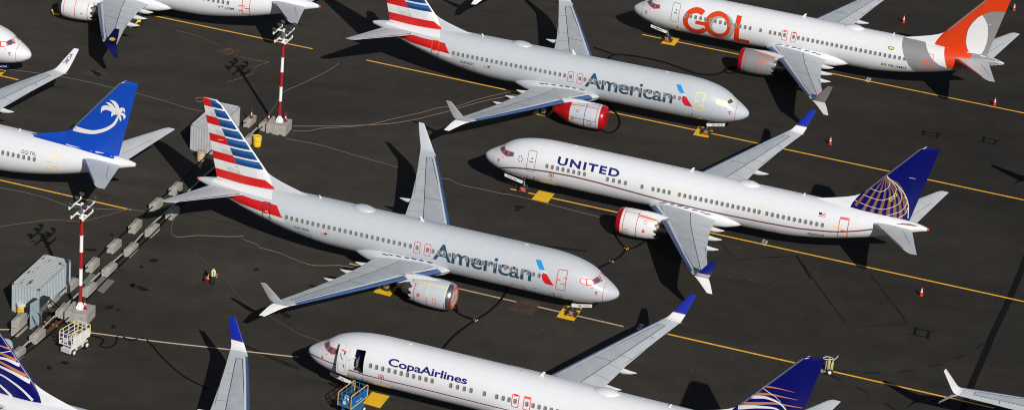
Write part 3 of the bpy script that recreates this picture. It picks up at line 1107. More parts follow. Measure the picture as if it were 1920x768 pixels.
A2 = Airliner('airliner', 'silver striped tail airliner with bright red covers over both engine ends', (12.12594, 41.25296, -0.258220, -1), dict(
    skin='silver', winglet=('silver', 'silver', 'plainwhite', None), fin='plainwhite', fin_art=flag_tail, dorsal='silver', windows=WIN_FLAG, skin_marks=A_TAIL, eng=eng_flag2, radome='red', tailtip='hot', gear_text='3SC  YD-51', fin_le='plainwhite',
    cockpit=('ltyellow', 'glass', 'glass_cov', 'glass_cov'),
    doors=[('service_door', 4.27, 5.05, 3.0, 4.70, .1, .06, 'ltyellow', {'bars': [(4.75, 3.95, 5.05, 3.95, .1, 'ltyellow'), (4.15, 4.12, 4.5, 4.15, .09, 'ltyellow'), (4.15, 3.6, 4.6, 3.62, .09, 'ltyellow')]}),
           ('overwing_exit', 16.34, 16.88, 3.40, 4.38, .1, .05, 'red'), ('overwing_exit', 17.28, 17.82, 3.40, 4.38, .1, .05, 'red'),
           ('service_door', 31.2, 31.92, 3.03, 4.70, .1, .07, 'orange', {'bars': [(31.5, 3.75, 31.9, 3.75, .09, 'orange'), (31.0, 3.75, 31.4, 3.8, .07, 'orange'), (31.0, 3.45, 31.4, 3.45, .06, 'orange')]})],
    extra=[flag_plane_extras('N378SC')]))


# ---- white stretched aircraft with the globe tail
def globe_tail(self, mb, f, f2):
    c = (34.22, 9.0)
    for (x, z), w in (((32.0, 5.75), .17), ((32.75, 5.47), .19), ((33.5, 5.44), .21), ((34.25, 5.41), .22), ((34.98, 5.38), .22), ((35.6, 5.38), .22), ((36.15, 5.42), .2), ((36.52, 6.0), .17), ((36.52, 6.75), .14), ((36.25, 7.4), .11), ((35.8, 7.95), .09)):
        bow = ((c[0] + x) / 2 + .05 + .12 * (x - 33), (c[1] + z) / 2 + .22)
        band(self, mb, f, [c, bow, (x, z)], .03, w * 1.55, 'gold')
    ring = lambda pts, w: band(self, mb, f2, pts, w, w, 'plainwhite')
    ring([(34.3, 9.11), (35.41, 8.46), (36.2, 7.67), (36.62, 6.67), (36.75, 5.5)], .075)
    ring([(33.1, 7.62), (33.96, 7.55), (34.66, 8.17), (34.72, 8.6), (34.35, 9.06)], .045)
    ring([(32.5, 6.9), (34.08, 6.76), (35.3, 7.6), (35.35, 8.1), (34.8, 8.75)], .045)
    ring([(31.85, 6.2), (34.2, 5.91), (35.9, 7.0), (35.9, 7.7), (35.5, 8.25)], .045)
    ring([(34.85, 5.38), (36.15, 6.2), (36.45, 7.05), (36.2, 7.55)], .045)
    ring([(35.9, 5.4), (36.5, 6.0), (36.6, 6.6)], .045)
    for k in range(3):
        x, z = 35.02 + .17 * k, 7.0 + .27 * k
        q = [(self.S(x - .1), z - .1), (self.S(x + .1), z - .1), (self.S(x + .1), z + .1), (self.S(x - .1), z + .1)]
        mb.stroke(q, .06, f2, 'ltyellow', 0, 0, True)
    mb.stroke([(self.S(36.3), 9.4), (self.S(36.85), 9.4)], .05, f2, 'lightgrey', 0, 0)


def globe_extras(self):
    self.letters('airline_lettering', 'UNITED', 7.34, 13.19, 4.27, 4.88, 'navy', .036, 1.22)
    self.letters('registration', 'N27515', 28.37 + 2.54, 29.80 + 2.54, 2.60, 2.88, 'black', .015, 1.0)
    us_flag(self, 29.4 + 2.54, 4.74)
    pitot_marks(self); root_slots(self)
    mb = MB()
    f = self.side(.014)
    for k in range(6):
        a = R_(60 * k + 15)
        x, z = 3.83 + .22 * math.cos(a), 3.95 + .24 * math.sin(a)
        mb.poly([(x - .07, z - .05), (x + .07, z - .04), (x, z + .09)], f, 'slate', 0, 0)
    self.child(mb, 'star_emblem', recalc=False)
    square_mark(self, 6.94, 3.12)


def square_mark(self, x, z):
    mb = MB()
    mb.poly(rrect(x - .2, x + .2, z - .2, z + .2, .02, 1), self.side(.014), 'plainwhite', 0, .1)
    mb.stroke(rrect(x - .2, x + .2, z - .2, z + .2, .02, 1), .06, self.side(.02), 'red', 0, .1, True)
    mb.poly([(x + .11 * math.cos(R_(30 * k)), z + .11 * math.sin(R_(30 * k))) for k in range(12)], self.side(.022), 'greyline', 0, .1)
    self.child(mb, 'static_port_cover', recalc=False)


U_LINE = [(1.72, 2.3), (2.3, 2.62), (3.14, 2.9), (4.55, 3.18), (6.5, 3.38), (8.9, 3.45), (11.3, 3.38), (14.5, 3.19), (17.6, 2.99), (20.8, 2.91), (23.8, 2.92), (27, 2.99), (29.95, 3.11), (32.9, 3.41), (33.9, 3.58), (35.2, 3.9), (36.5, 4.28)]
WIN_LONG_AFT = [18.0, 18.96] + series(19.47, 25.42, .508) + [25.92, 26.36] + series(27.07, 32.12, .505)
eng_u = dict(body='plainwhite', cover='redcover', rings=[(13.62, -40, 85, .05, 'red'), (14.85, -50, 85, .05, 'red')], seams=[(62, 14.9, 16.5, .12, 'orange'), (68, 13.6, 14.9, .04, 'red'), (54, 14.9, 16.2, .03, 'red')],
             squares=[(15.55, -2, .12, 'orange', True), (15.6, 38, .12, 'red', False), (13.95, -16, .15, 'red', False)])
blue_wl = ('plainwhite', 'wingblue', 'plainwhite', None)


def wl_line(self, wb, wmap, sg):
    for sd in (1, -1):
        wb.stroke([(0.02, .02), (.98, .02)], .035, lambda u, v: wmap(sd)(u, v), 'copper', .1, 0)


U = Airliner('airliner', 'white airliner with dark blue tail bearing a bronze and white globe grid', (-12.59726, 26.06230, 2.859489, 1), dict(
    long=True, skin='white', fin='royal', fin_art=globe_tail, dorsal='white', eng=eng_u, tailtip='orange', gear_text='27515 74-9', lash=3, win_z=3.90,
    windows=series(6.45, 10.02, .51) + series(12.2, 13.9, .55) + [15.46, 16.5, 17.0, 17.5] + WIN_LONG_AFT, winglet=('plainwhite', 'wingblue', 'plainwhite', wl_line),
    skin_marks=[('line', 'cheat', U_LINE, .14), ('fill2', 'gold', [(38.3, 4.98), (39.2, 5.02), (40.0, 5.0), (40.3, 5.06), (39.6, 5.14), (38.9, 5.13)], 0)],
    cockpit=('orange', 'glass', 'glass', 'glass'),
    doors=[('entry_door', 4.53, 5.31, 3.0, 4.84, .1, .045, 'greyline', {'bars': [(4.75, 3.95, 5.1, 3.95, .1, 'greyline'), (4.9, 4.25, 5.02, 4.25, .12, 'dark')]}),
           ('overwing_exit', 17.73, 18.27, 3.40, 4.38, .1, .035, 'ltyellow'), ('overwing_exit', 18.69, 19.23, 3.40, 4.38, .1, .035, 'ltyellow'),
           ('exit_door', 25.99, 26.7, 3.05, 4.48, .08, .035, 'ltyellow'),
           ('entry_door', 33.56, 34.36, 2.92, 4.84, .1, .06, 'red', {'bars': [(33.2, 3.95, 33.8, 3.95, .1, 'yellow'), (33.8, 3.72, 34.36, 3.72, .12, 'orange'), (33.95, 3.5, 34.15, 3.5, .1, 'plainwhite'), (33.6, 4.74, 34.3, 4.74, .1, 'red')]})],
    extra=[globe_extras]))


# ---- white aircraft, orange letters and orange grey tail
ELL = [(35.8, 9.51), (35.35, 9.1), (34.99, 8.58), (34.75, 8.05), (34.62, 7.49), (34.60, 6.85), (34.69, 6.23), (34.9, 5.7), (35.21, 5.25), (35.5, 4.9), (35.94, 4.85), (36.3, 5.3), (36.6, 5.99), (36.73, 6.8), (36.71, 7.54), (36.6, 8.2), (36.4, 8.74), (36.15, 9.15)]


def orange_tail(self, mb, f, f2):
    mb.poly([(35.75, 9.48), (36.2, 9.8), (36.79, 10.06), (37.3, 10.16), (38.0, 10.2), (fin_te(8) - .01, 8), (fin_te(6) - .01, 6), (fin_te(5.0) - .01, 5.0), (36.0, 4.92), (36.55, 5.99), (36.68, 7.54), (36.37, 8.74), (36.1, 9.15)], f, 'golgrey', .4, .3)
    mb.poly(ELL, f2, 'plainwhite', .4, .3)
    mb.stroke(ELL, .05, lambda x, z: f2(x, z), 'golgrey', 0, 0, True)
    mb.stroke([(36.3, 8.7), (36.9, 8.65)], .05, f2, 'lightgrey', 0, 0)


def arc(cx, cz, r, a0, a1, n=40):
    return [(cx + r * math.cos(R_(a0 + (a1 - a0) * i / n)), cz + r * math.sin(R_(a0 + (a1 - a0) * i / n))) for i in range(n + 1)]


def annulus(mb, f, cx, cz, r0, r1, a0, a1, m, c2=None, n=48):
    o = arc(cx, cz, r1, a0, a1, n)
    i = arc(*(c2 or (cx, cz)), r0, a0, a1, n)
    mb.decal(o + i, [(k, k + 1, n + 2 + k, n + 1 + k) for k in range(n)], f, m, .5, .1)


def orange_extras(self):
    # for a port side name the letters run aft, x grows to the right
    mb = MB()
    f1, f2, f3 = self.side(.010), self.side(.013), self.side(.016)
    annulus(mb, f1, 9.86, 3.43, .93, 1.40, 0, 360, 'letter_shadow')
    annulus(mb, f2, 7.2, 3.46, .88, 1.43, 58, 330, 'golorange')
    mb.poly([(7.12, 3.22), (8.3, 3.22), (8.3, 3.62), (7.12, 3.62)], f2, 'golorange', .4, .1)
    annulus(mb, f3, 9.47, 3.53, .93, 1.39, 0, 360, 'golorange', (9.56, 3.55))
    mb.poly([(11.27, 2.10), (12.9, 2.10), (12.9, 2.52), (11.80, 2.52), (11.80, 4.88), (11.27, 4.88)], f2, 'golorange', .4, .1)
    self.child(mb, 'airline_lettering', recalc=False)
    self.letters('registration', 'PR-XMH', 27.5, 29.26, 2.78, 3.04, 'black', .012, 1.0)
    mb = MB()
    f = self.side(.014)
    mb.poly([(26.75, 2.80), (27.25, 2.80), (27.25, 3.06), (26.75, 3.06)], f, 'green', 0, .1)
    mb.poly([(26.82, 2.93), (27.0, 2.83), (27.18, 2.93), (27.0, 3.03)], self.side(.018), 'yellow', 0, .1)
    self.child(mb, 'flag_mark', recalc=False)
    mb = MB()
    mb.poly([(27.1, 4.75), (27.35, 4.85), (27.8, 4.78), (27.75, 4.6), (27.5, 4.5), (27.2, 4.6)], f, 'green', 0, .1)
    mb.poly([(27.2, 4.72), (27.4, 4.80), (27.7, 4.73), (27.65, 4.64), (27.4, 4.6)], self.side(.018), 'yellow', 0, .1)
    mb.poly([(27.3, 4.70), (27.6, 4.70), (27.58, 4.65), (27.35, 4.65)], self.side(.022), 'plainwhite', 0, .1)
    self.child(mb, 'map_emblem', recalc=False)
    pitot_marks(self); root_slots(self)
    self.letters('small_lettering', 'MAX', 2.6, 3.5, 3.20, 3.28, 'red', .0, 1.0) if False else None


def orange_wl(self, wb, wmap, sg):
    for sd in (1, -1):
        wb.stroke([(.03, 0), (.03, .98)], .06, wmap(sd), 'golorange', 0, .25)


G_MARKS = [('fill2', 'golgrey', [(28.33, 5.6), (28.40, 5.25), (28.55, 4.89), (28.8, 4.4), (29.1, 3.93), (29.5, 3.35), (30.0, 2.75), (30.5, 2.2), (34, 3.0), (38.5, 4.6), (38.5, 5.0), (36.6, 5.3), (34, 5.5)], 0),
           ('fill', 'plainwhite', [(30.55, 5.6), (30.75, 5.42), (30.95, 5.2), (31.3, 4.8), (31.88, 4.25), (32.5, 3.88), (33.3, 3.62), (33.12, 4.1), (32.85, 4.8), (32.64, 5.42), (32.4, 5.55)], 'both'),
           ('fill', 'golorange', [(32.45, 5.6), (32.66, 5.42), (32.86, 4.8), (33.13, 4.1), (33.32, 3.6), (34.0, 3.72), (34.6, 4.1), (35.1, 4.6), (35.4, 5.0), (35.5, 5.5)], 'both')]
G = Airliner('airliner', 'white airliner with large orange letters, orange and grey tail', (0.82274, 66.61748, 2.859890, 1), dict(
    skin='white', fin='golorange', fin_art=orange_tail, dorsal='white', fin_le='golgrey', tailtip='lightgrey', skin_marks=G_MARKS, gear_text='XMH', stab_le='golorange',
    windows=series(6.02, 12.88, .528) + [13.98, 15.0, 15.5, 16.0, 16.5, 17.46] + series(17.97, 29.5, .502), win_z=3.93, radome='greyline',
    eng=dict(body='golgrey', cover='redcover', rings=[(13.62, -45, 85, .04, 'red'), (14.85, -50, 80, .04, 'orange')], seams=[(62, 14.9, 16.5, .1, 'orange')], squares=[(15.55, 32, .13, 'orange', True), (15.45, -6, .12, 'orange', True)]),
    winglet=('golgrey', 'golgrey', 'lightgrey', orange_wl), cockpit=('orange', 'glass', 'glass', 'glass'),
    doors=[('entry_door', 4.5, 5.3, 3.0, 4.84, .1, .045, 'greyline', {'bars': [(4.75, 3.95, 5.1, 3.95, .1, 'greyline'), (4.9, 4.25, 5.02, 4.25, .12, 'dark')]}),
           ('overwing_exit', 16.23, 16.77, 3.40, 4.38, .1, .05, 'red', {'bars': [(16.35, 4.3, 16.65, 4.3, .1, 'orange')]}), ('overwing_exit', 17.19, 17.73, 3.40, 4.38, .1, .05, 'red', {'bars': [(17.3, 4.3, 17.6, 4.3, .1, 'orange')]}),
           ('entry_door', 31.02, 31.82, 2.95, 4.79, .1, .06, 'orange', {'bars': [(30.7, 3.9, 31.35, 3.95, .1, 'orange'), (31.4, 3.72, 31.95, 3.72, .1, 'orange'), (30.7, 3.35, 31.2, 3.4, .08, 'orange')]})],
    extra=[orange_extras]))


# ---- white aircraft with the open front door
def swoosh_tail(self, mb, f, f2):
    for pts, w0, w1, m in (([(34.2, 9.25), (35.5, 9.40), (36.7, 9.35)], .15, .02, 'copper'), ([(33.7, 8.45), (35.18, 8.78), (36.97, 8.76)], .24, .03, 'copper'),
                           ([(32.75, 7.3), (34.03, 7.77), (35.59, 8.11), (37.4, 8.15)], .32, .05, 'copper'),
                           ([(33.4, 8.12), (34.59, 8.41), (35.5, 8.26), (36.21, 7.72), (36.6, 6.9)], .26, .05, 'plainwhite'),
                           ([(32.5, 6.98), (34.06, 7.49), (35.32, 7.68), (36.2, 7.3)], .32, .06, 'plainwhite'),
                           ([(34.2, 9.1), (35.19, 8.71), (35.75, 8.3)], .06, .03, 'plainwhite'),
                           ([(32.2, 5.6), (33.1, 6.25), (33.91, 6.65), (35.03, 6.99), (36.3, 6.8)], .22, .1, 'plainwhite'),
                           ([(33.95, 5.42), (34.6, 5.85), (35.4, 6.2), (36.4, 6.2)], .26, .1, 'plainwhite')):
        band(self, mb, f2 if m == 'plainwhite' else f, pts, w0, w1, m)


def open_door(self):
    f = lambda off: self.side(off)
    mb = MB()
    o = rrect(3.24, 4.20, 2.86, 4.66, .12, 4)
    n = len(o)
    A, B = [f(.42)(*p) for p in o], [f(.55)(*p) for p in o]
    fi, fo = f(.42), f(.56)
    mb.poly(o, f(.56), 'plainwhite', .2, .1)
    mb.poly(o, f(.44), 'plainwhite', .2, .1)
    mb.add(A + B, [(i, (i + 1) % n, n + (i + 1) % n, n + i) for i in range(n)], 'plainwhite')
    mb.stroke(rrect(3.40, 4.05, 2.95, 3.6, .06), .035, f(.58), 'lightgrey', 0, .1, True)
    mb.stroke(rrect(3.36, 4.10, 3.0, 4.2, .3), .03, f(.58), 'lightgrey', 0, .1, True)
    mb.stroke([(3.45, 4.15), (3.75, 3.85)], .05, f(.59), 'dark', 0, .1)
    mb.stroke([(3.5, 4.38), (3.95, 4.36)], .06, f(.59), 'red', 0, .1)
    mb.poly([(3.78, 4.2), (3.9, 4.2), (3.9, 4.32), (3.78, 4.32)], f(.59), 'dark', 0, .1)
    mb.poly([(3.85, 3.4), (3.95, 3.4), (3.95, 3.6), (3.85, 3.6)], f(.59), 'greyline', 0, .1)
    d = self.child(mb, 'open_entry_door', label='white front door swung wide open against the hull')
    hb = MB()
    for z in (3.3, 4.1):
        y = side_y(4.5, z)
        hb.tube([self.P(4.6, y - .1, z), self.P(4.35, y + .35, z), self.P(4.15, y + .45, z)], .05, 'lightgrey', 8)
    self.child(hb, 'hinge_arm', d)


def open_extras(self):
    open_door(self)
    self.letters('airline_lettering', 'CopaAirlines', 7.36, 13.93, 4.24, 4.78, 'navy', .025, .98, vref=.729)
    pitot_marks(self); square_mark(self, 6.92, 3.09); root_slots(self)
    self.letters('small_lettering', '737 MAX', 2.5, 3.1, 3.17, 3.24, 'navy', 0, 1.0) if False else None


C_LINE = [(.2, 2.86), (.7, 2.98), (1.35, 3.05), (2.2, 3.08), (3.1, 3.06), (4.2, 2.96), (5.3, 2.90), (8, 2.91), (11.1, 2.94), (16.5, 2.91), (22, 2.9), (28, 2.95), (32, 3.2), (36, 3.95)]
C = Airliner('airliner', 'white airliner with its front door open, above the blue scissor lift', (-24.62982, -14.88691, 2.846534, 1), dict(
    long=True, skin='white', fin='royal', fin_art=swoosh_tail, dorsal='white', eng=dict(body='plainwhite', cover='redcover'), open_door=True, gear_text='VCA', win_z=3.86,
    windows=series(5.97, 11.14, .517) + series(12.69, 14.37, .56) + [15.47, 16.49, 17.02, 17.5] + WIN_LONG_AFT, winglet=('plainwhite', 'wingblue', 'plainwhite', wl_line), radome='lightgrey',
    skin_marks=[('line', 'winered', C_LINE, .09)], cockpit=('orange', 'glass', 'glass', 'glass'), chock=0,
    doors=[('overwing_exit', 17.73, 18.27, 3.36, 4.36, .1, .06, 'red', {'bars': [(17.85, 4.3, 18.15, 4.3, .1, 'red')]}), ('overwing_exit', 18.69, 19.23, 3.36, 4.36, .05, .07, 'orange', {'bars': [(18.68, 4.34, 19.24, 4.34, .16, 'orange')]}),
           ('entry_door', 33.56, 34.36, 2.92, 4.84, .1, .05, 'red')],
    extra=[open_extras]))
C2 = Airliner('airliner', 'white airliner in the bottom left corner, blue tail with white and copper bands', (-12.848, -41.78, -0.32216, -1), dict(
    skin='white', fin='royal', fin_art=swoosh_tail, dorsal='white', fin_le='plainwhite', eng=dict(body='plainwhite', cover='redcover'), winglet=('plainwhite', 'wingblue', 'plainwhite', wl_line),
    skin_marks=[('line', 'winered', [(5, 2.9), (16, 2.9), (28, 2.95), (34, 3.5)], .07)], windows=series(24, 29.5, .5)))


# ---- blue palm tail
def palm_tail(self, mb, f, f2):
    v, fs = taper(sp(self, [(32.5, 7.08), (33.5, 7.08), (34.3, 7.12), (35.4, 7.5), (36.45, 8.33), (36.85, 9.2)]), .5, .17, 20)
    mb.decal(v, fs, f, 'plainwhite', 0, 0)
    c = (36.78, 9.3)
    for tip, ctl, w in (((35.2, 9.1), (35.35, 10.25), .42), ((35.95, 10.5), (36.85, 10.4), .36), ((37.42, 9.55), (37.2, 10.25), .36), ((37.3, 8.85), (37.55, 9.6), .28), ((36.98, 8.62), (37.1, 9.05), .2), ((36.2, 8.95), (36.25, 9.5), .26), ((35.6, 10.2), (36.2, 10.2), .3)):
        n = 10
        L, Rr = [], []
        for i in range(n + 1):
            t = i / n
            p = Vector(((1 - t) ** 2 * c[0] + 2 * t * (1 - t) * ctl[0] + t * t * tip[0], (1 - t) ** 2 * c[1] + 2 * t * (1 - t) * ctl[1] + t * t * tip[1]))
            d = Vector((2 * (1 - t) * (ctl[0] - c[0]) + 2 * t * (tip[0] - ctl[0]), 2 * (1 - t) * (ctl[1] - c[1]) + 2 * t * (tip[1] - ctl[1]))).normalized()
            ww = w * (.35 + .65 * math.sin(math.pi * min(t * .8 + .12, 1)))* (1 if t < .75 else max(.05, (1 - t) / .25))
            nn = Vector((-d.y, d.x)) * ww / 2
            L.append(tuple(p + nn)); Rr.append(tuple(p - nn))
        v = sp(self, L + Rr)
        mb.decal(v, [(i, i + 1, n + 2 + i, n + 1 + i) for i in range(n)], f2, 'plainwhite', 0, 0)
    mb.stroke(sp(self, [(36.55, 9.0), (37.0, 8.97)]), .04, self.fins(.03, 1), 'greyline', 0, 0)


def palm_wl(self, wb, wmap, sg):
    v, fs = text_box('SAMOA', 0, 1, 0, 1, .01, 1.0, .15)
    v2 = [(.62 - .42 * p[1], .14 + .62 * p[0]) for p in v]
    wb.decal(v2, fs, wmap(1), 'navy', .1, .1)


D = Airliner('airliner', 'white airliner at the left edge, bright blue tail with a white palm tree', (-82.1516, 24.1187, 2.85365, 1), dict(
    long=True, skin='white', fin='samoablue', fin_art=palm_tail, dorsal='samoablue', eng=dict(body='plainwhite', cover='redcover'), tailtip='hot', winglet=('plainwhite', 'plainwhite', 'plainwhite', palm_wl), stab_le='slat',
    windows=series(27.6, 32.13, .503), win_z=4.02, skin_marks=[('fill2', 'samoablue', [(31.0, 5.6), (31.4, 5.50), (33.5, 5.45), (35.6, 5.38), (37.5, 5.25), (39.1, 5.12), (39.3, 5.4)], 0)],
    doors=[('entry_door', 33.59, 34.30, 3.0, 4.88, .1, .06, 'ltyellow', {'bars': [(33.2, 4.05, 33.75, 4.05, .1, 'yellow'), (33.75, 3.7, 34.25, 3.7, .1, 'yellow'), (33.25, 3.4, 33.7, 3.4, .09, 'yellow')]})],
    extra=[lambda s: s.letters('registration', 'DQ-TFL', 30.85, 32.25, 4.32, 4.60, 'black', .008, 1.0)]))


# ---- navy winglets
def navy_wl(self, wb, wmap, sg):
    for sd in (1, -1):
        wb.poly([(.5 + .30 * math.cos(R_(20 * k)), .22 + .20 * math.sin(R_(20 * k))) for k in range(18)], wmap(sd), 'yellow', .15, .1)


J = Airliner('airliner', 'white airliner at the top left edge with navy winglets and a purple engine lip', (-68.108, 63.833, 2.87848, 1), dict(
    skin='white', fin='deepnavy', dorsal='deepnavy', tailtip='orange', winglet=('deepnavy', 'deepnavy', 'deepnavy', navy_wl), windows=series(24.4, 29.52, .505), win_z=4.0,
    eng=dict(body='plainwhite', cover='dark', lip='purple', rings=[(13.62, -45, 85, .04, 'red'), (14.85, -50, 85, .05, 'red'), (16.15, -40, 60, .05, 'red')], squares=[(15.55, -4, .07, 'red', True)]),
    doors=[('entry_door', 31.01, 31.77, 3.0, 4.7, .1, .06, 'red', {'bars': [(30.65, 3.95, 31.3, 3.95, .1, 'orange'), (31.3, 3.72, 31.85, 3.74, .1, 'orange'), (30.65, 3.4, 31.1, 3.4, .09, 'orange')]})],
    extra=[lambda s: s.letters('registration', 'VT-JXM', 28.46, 30.16, 3.30, 3.58, 'black', .012, 1.0), root_slots]))


# ---- nose at the left edge
def sun_mark(self):
    mb = MB()
    f, f2 = self.side(.014), self.side(.018)
    mb.poly(arc(4.15, 3.12, 1.12, 180, 360, 24), f, 'navy', .2, .1)
    mb.poly(arc(4.15, 3.12, 1.12, 180, 215, 8) + [(4.15, 2.75)] + arc(4.15, 3.12, 1.12, 325, 360, 8), f2, 'red', .2, .1)
    for k in range(9):
        a = R_(8 + 20.5 * k)
        mb.stroke([(4.15 + .72 * math.cos(a), 3.2 + .62 * math.sin(a)), (4.15 + 1.15 * math.cos(a), 3.2 + .98 * math.sin(a))], .09, f, 'navy', .2, .1)
    self.child(mb, 'sun_emblem', recalc=False)
    pitot_marks(self)


S = Airliner('airliner', 'white airliner nose at the left edge, red framed cockpit windows and blue gear door', (-56.907, 38.991, -0.27053, -1), dict(
    skin='white', fin='plainwhite', eng=dict(body='plainwhite', cover='redcover'), radome='red', cockpit=('red', 'glass', 'glass_cov', 'glass_cov'), gear_door='navy', gear_text='SOI', gear_text_m='plainwhite', extra=[sun_mark]))
T = Airliner('airliner', 'airliner past the top edge, only a white winglet tip of it in view', (7.724, 82.4537, 0.0698, -1), dict(
    skin='white', fin='plainwhite', eng=dict(body='plainwhite', cover='redcover')))
RR = Airliner('airliner', 'airliner past the lower right edge, only its pale wing with forked tip in view', (52.4558, 0.94325, 1.14885, 1), dict(
    skin='white', fin='plainwhite', eng=dict(body='plainwhite', cover='redcover')))
R2 = Airliner('airliner', 'airliner past the right edge, only its forked winglet shadow in view', (66.208, 47.684, 1.14885, 1), dict(
    skin='white', fin='plainwhite', eng=dict(body='plainwhite', cover='redcover')))


# ---------------------------------------------------------------- ground
def asphalt():
    m = bpy.data.materials.new('asphalt')
    m.use_nodes = True
    nt = m.node_tree
    L = nt.links.new
    b = nt.nodes['Principled BSDF']
    b.inputs['Roughness'].default_value = 0.9
    b.inputs['Specular IOR Level'].default_value = 0.25
    tc = nt.nodes.new('ShaderNodeTexCoord')

    def noise(scale, detail, rough, vec=None):
        n = nt.nodes.new('ShaderNodeTexNoise')
        n.inputs['Scale'].default_value = scale
        n.inputs['Detail'].default_value = detail
        n.inputs['Roughness'].default_value = rough
        L(vec or tc.outputs['Object'], n.inputs['Vector'])
        return n.outputs['Fac']

    def rng(src, a, bb, lo, hi):
        r = nt.nodes.new('ShaderNodeMapRange')
        r.inputs['From Min'].default_value = a
        r.inputs['From Max'].default_value = bb
        r.inputs['To Min'].default_value = lo
        r.inputs['To Max'].default_value = hi
        L(src, r.inputs['Value'])
        return r.outputs['Result']

    def mul(x, y):
        n = nt.nodes.new('ShaderNodeMath'); n.operation = 'MULTIPLY'
        L(x, n.inputs[0]); L(y, n.inputs[1])
        return n.outputs[0]
    # paving lanes run along the parking lines
    mp = nt.nodes.new('ShaderNodeMapping')
    mp.inputs['Rotation'].default_value = (0, 0, R_(16))
    mp.inputs['Scale'].default_value = (0.02, 0.22, 1)
    L(tc.outputs['Object'], mp.inputs['Vector'])
    v = mul(rng(noise(0.035, 4, .5), .3, .7, .74, 1.22), rng(noise(1.0, 3, .6, mp.outputs[0]), .3, .7, .80, 1.14))
    v = mul(v, rng(noise(0.45, 8, .65), .3, .72, .78, 1.18))
    v = mul(v, rng(noise(7.0, 5, .75), .3, .7, .82, 1.2))
    # tone darkens steadily towards the east of the stands
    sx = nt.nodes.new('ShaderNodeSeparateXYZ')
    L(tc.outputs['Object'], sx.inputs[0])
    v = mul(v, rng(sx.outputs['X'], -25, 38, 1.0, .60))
    # dark oil spots
    v = mul(v, rng(noise(0.9, 3, .5), .70, .78, 1.0, .5))
    # pale grit
    vor = nt.nodes.new('ShaderNodeTexVoronoi')
    vor.inputs['Scale'].default_value = 0.55
    L(tc.outputs['Object'], vor.inputs['Vector'])
    grit = rng(vor.outputs['Distance'], .035, .05, 2.2, 1.0)
    v = mul(v, grit)
    hue = noise(0.16, 5, .6)
    mixc = nt.nodes.new('ShaderNodeMix'); mixc.data_type = 'RGBA'
    mixc.inputs['A'].default_value = (0.0420, 0.0358, 0.0285, 1)
    mixc.inputs['B'].default_value = (0.0370, 0.0340, 0.0292, 1)
    L(rng(hue, .38, .62, 0, 1), mixc.inputs['Factor'])
    mx = nt.nodes.new('ShaderNodeMix'); mx.data_type = 'RGBA'; mx.blend_type = 'MULTIPLY'
    mx.inputs['Factor'].default_value = 1
    L(mixc.outputs['Result'], mx.inputs['A']); L(v, mx.inputs['B'])
    L(mx.outputs['Result'], b.inputs['Base Color'])
    bp = nt.nodes.new('ShaderNodeBump')
    bp.inputs['Strength'].default_value = 0.25
    bp.inputs['Distance'].default_value = 0.02
    L(noise(14, 4, .7), bp.inputs['Height'])
    L(bp.outputs['Normal'], b.inputs['Normal'])
    return m


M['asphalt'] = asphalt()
M['tar'] = mat('crack seal tar', (0.010, 0.0095, 0.0098), 0.9, 0, .2, 1.5, spec=0.05)
M['tarsoft'] = mat('worn tar and tyre marks', (0.020, 0.0182, 0.016), 0.9, 0, .4, 1.2, spec=0.1)
M['jointline'] = mat('joint sealant', (0.027, 0.024, 0.0205), 0.9, 0, .3, .5, spec=0.15)
M['oil'] = mat('oil stain', (0.014, 0.012, 0.010), 0.9, 0, .3, 2, spec=0.1)
M['rust'] = mat('rust stain', (0.052, 0.036, 0.024), 0.9, 0, .4, 1.2)
M['lineyellow'] = mat('line paint yellow', (0.90, 0.46, 0.045), 0.6, 0, .22, 1.4)
M['lineold'] = mat('worn line paint', (0.52, 0.38, 0.24), 0.7, 0, .3, 1.6)
M['matyellow'] = mat('yellow stand mark', (0.83, 0.49, 0.010), 0.5, 0, .10, 1.0)
M['markwhite'] = mat('white paint mark', (0.62, 0.62, 0.58), 0.6, 0, .2, 5)
M['scuff'] = mat('pale scuff', (0.11, 0.10, 0.09), 0.9, 0, .3, 3)
M['tanpatch'] = mat('dull orange patch', (0.056, 0.036, 0.022), 0.9, 0, .6, .7)
mb = MB()
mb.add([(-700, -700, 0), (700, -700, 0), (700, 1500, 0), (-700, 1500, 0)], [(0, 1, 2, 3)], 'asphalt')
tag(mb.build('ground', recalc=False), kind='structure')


def sheet(name, pts, m, z=.004):
    b = MB()
    b.add([(p[0], p[1], z) for p in pts], [tuple(range(len(pts)))], m)
    return tag(b.build(name, recalc=False), kind='structure')


def ribbon(name, pts, w, m, z=.008, jag=0.0):
    """painted or sealed band on the ground through the given points"""
    b = MB()
    P = [Vector((p[0], p[1], 0)) for p in pts]
    if jag:
        Q = []
        for a, c in zip(P, P[1:]):
            k = max(1, min(60, int((c - a).length / .8)))
            for i in range(k):
                Q.append(a.lerp(c, i / k) + Vector((random.uniform(-jag, jag), random.uniform(-jag, jag), 0)))
        P = Q + [P[-1]]
    L, Rr = [], []
    for i, p in enumerate(P):
        t = (P[min(i + 1, len(P) - 1)] - P[max(i - 1, 0)]).normalized()
        n = Vector((-t.y, t.x, 0)); ww = w * (random.uniform(.75, 1.1) if jag else 1)
        L.append((p.x + n.x * ww / 2, p.y + n.y * ww / 2, z)); Rr.append((p.x - n.x * ww / 2, p.y - n.y * ww / 2, z))
    n = len(P)
    b.add(L + Rr, [(i, i + 1, n + i + 1, n + i) for i in range(n - 1)], m)
    return tag(b.build(name, recalc=False), kind='structure')


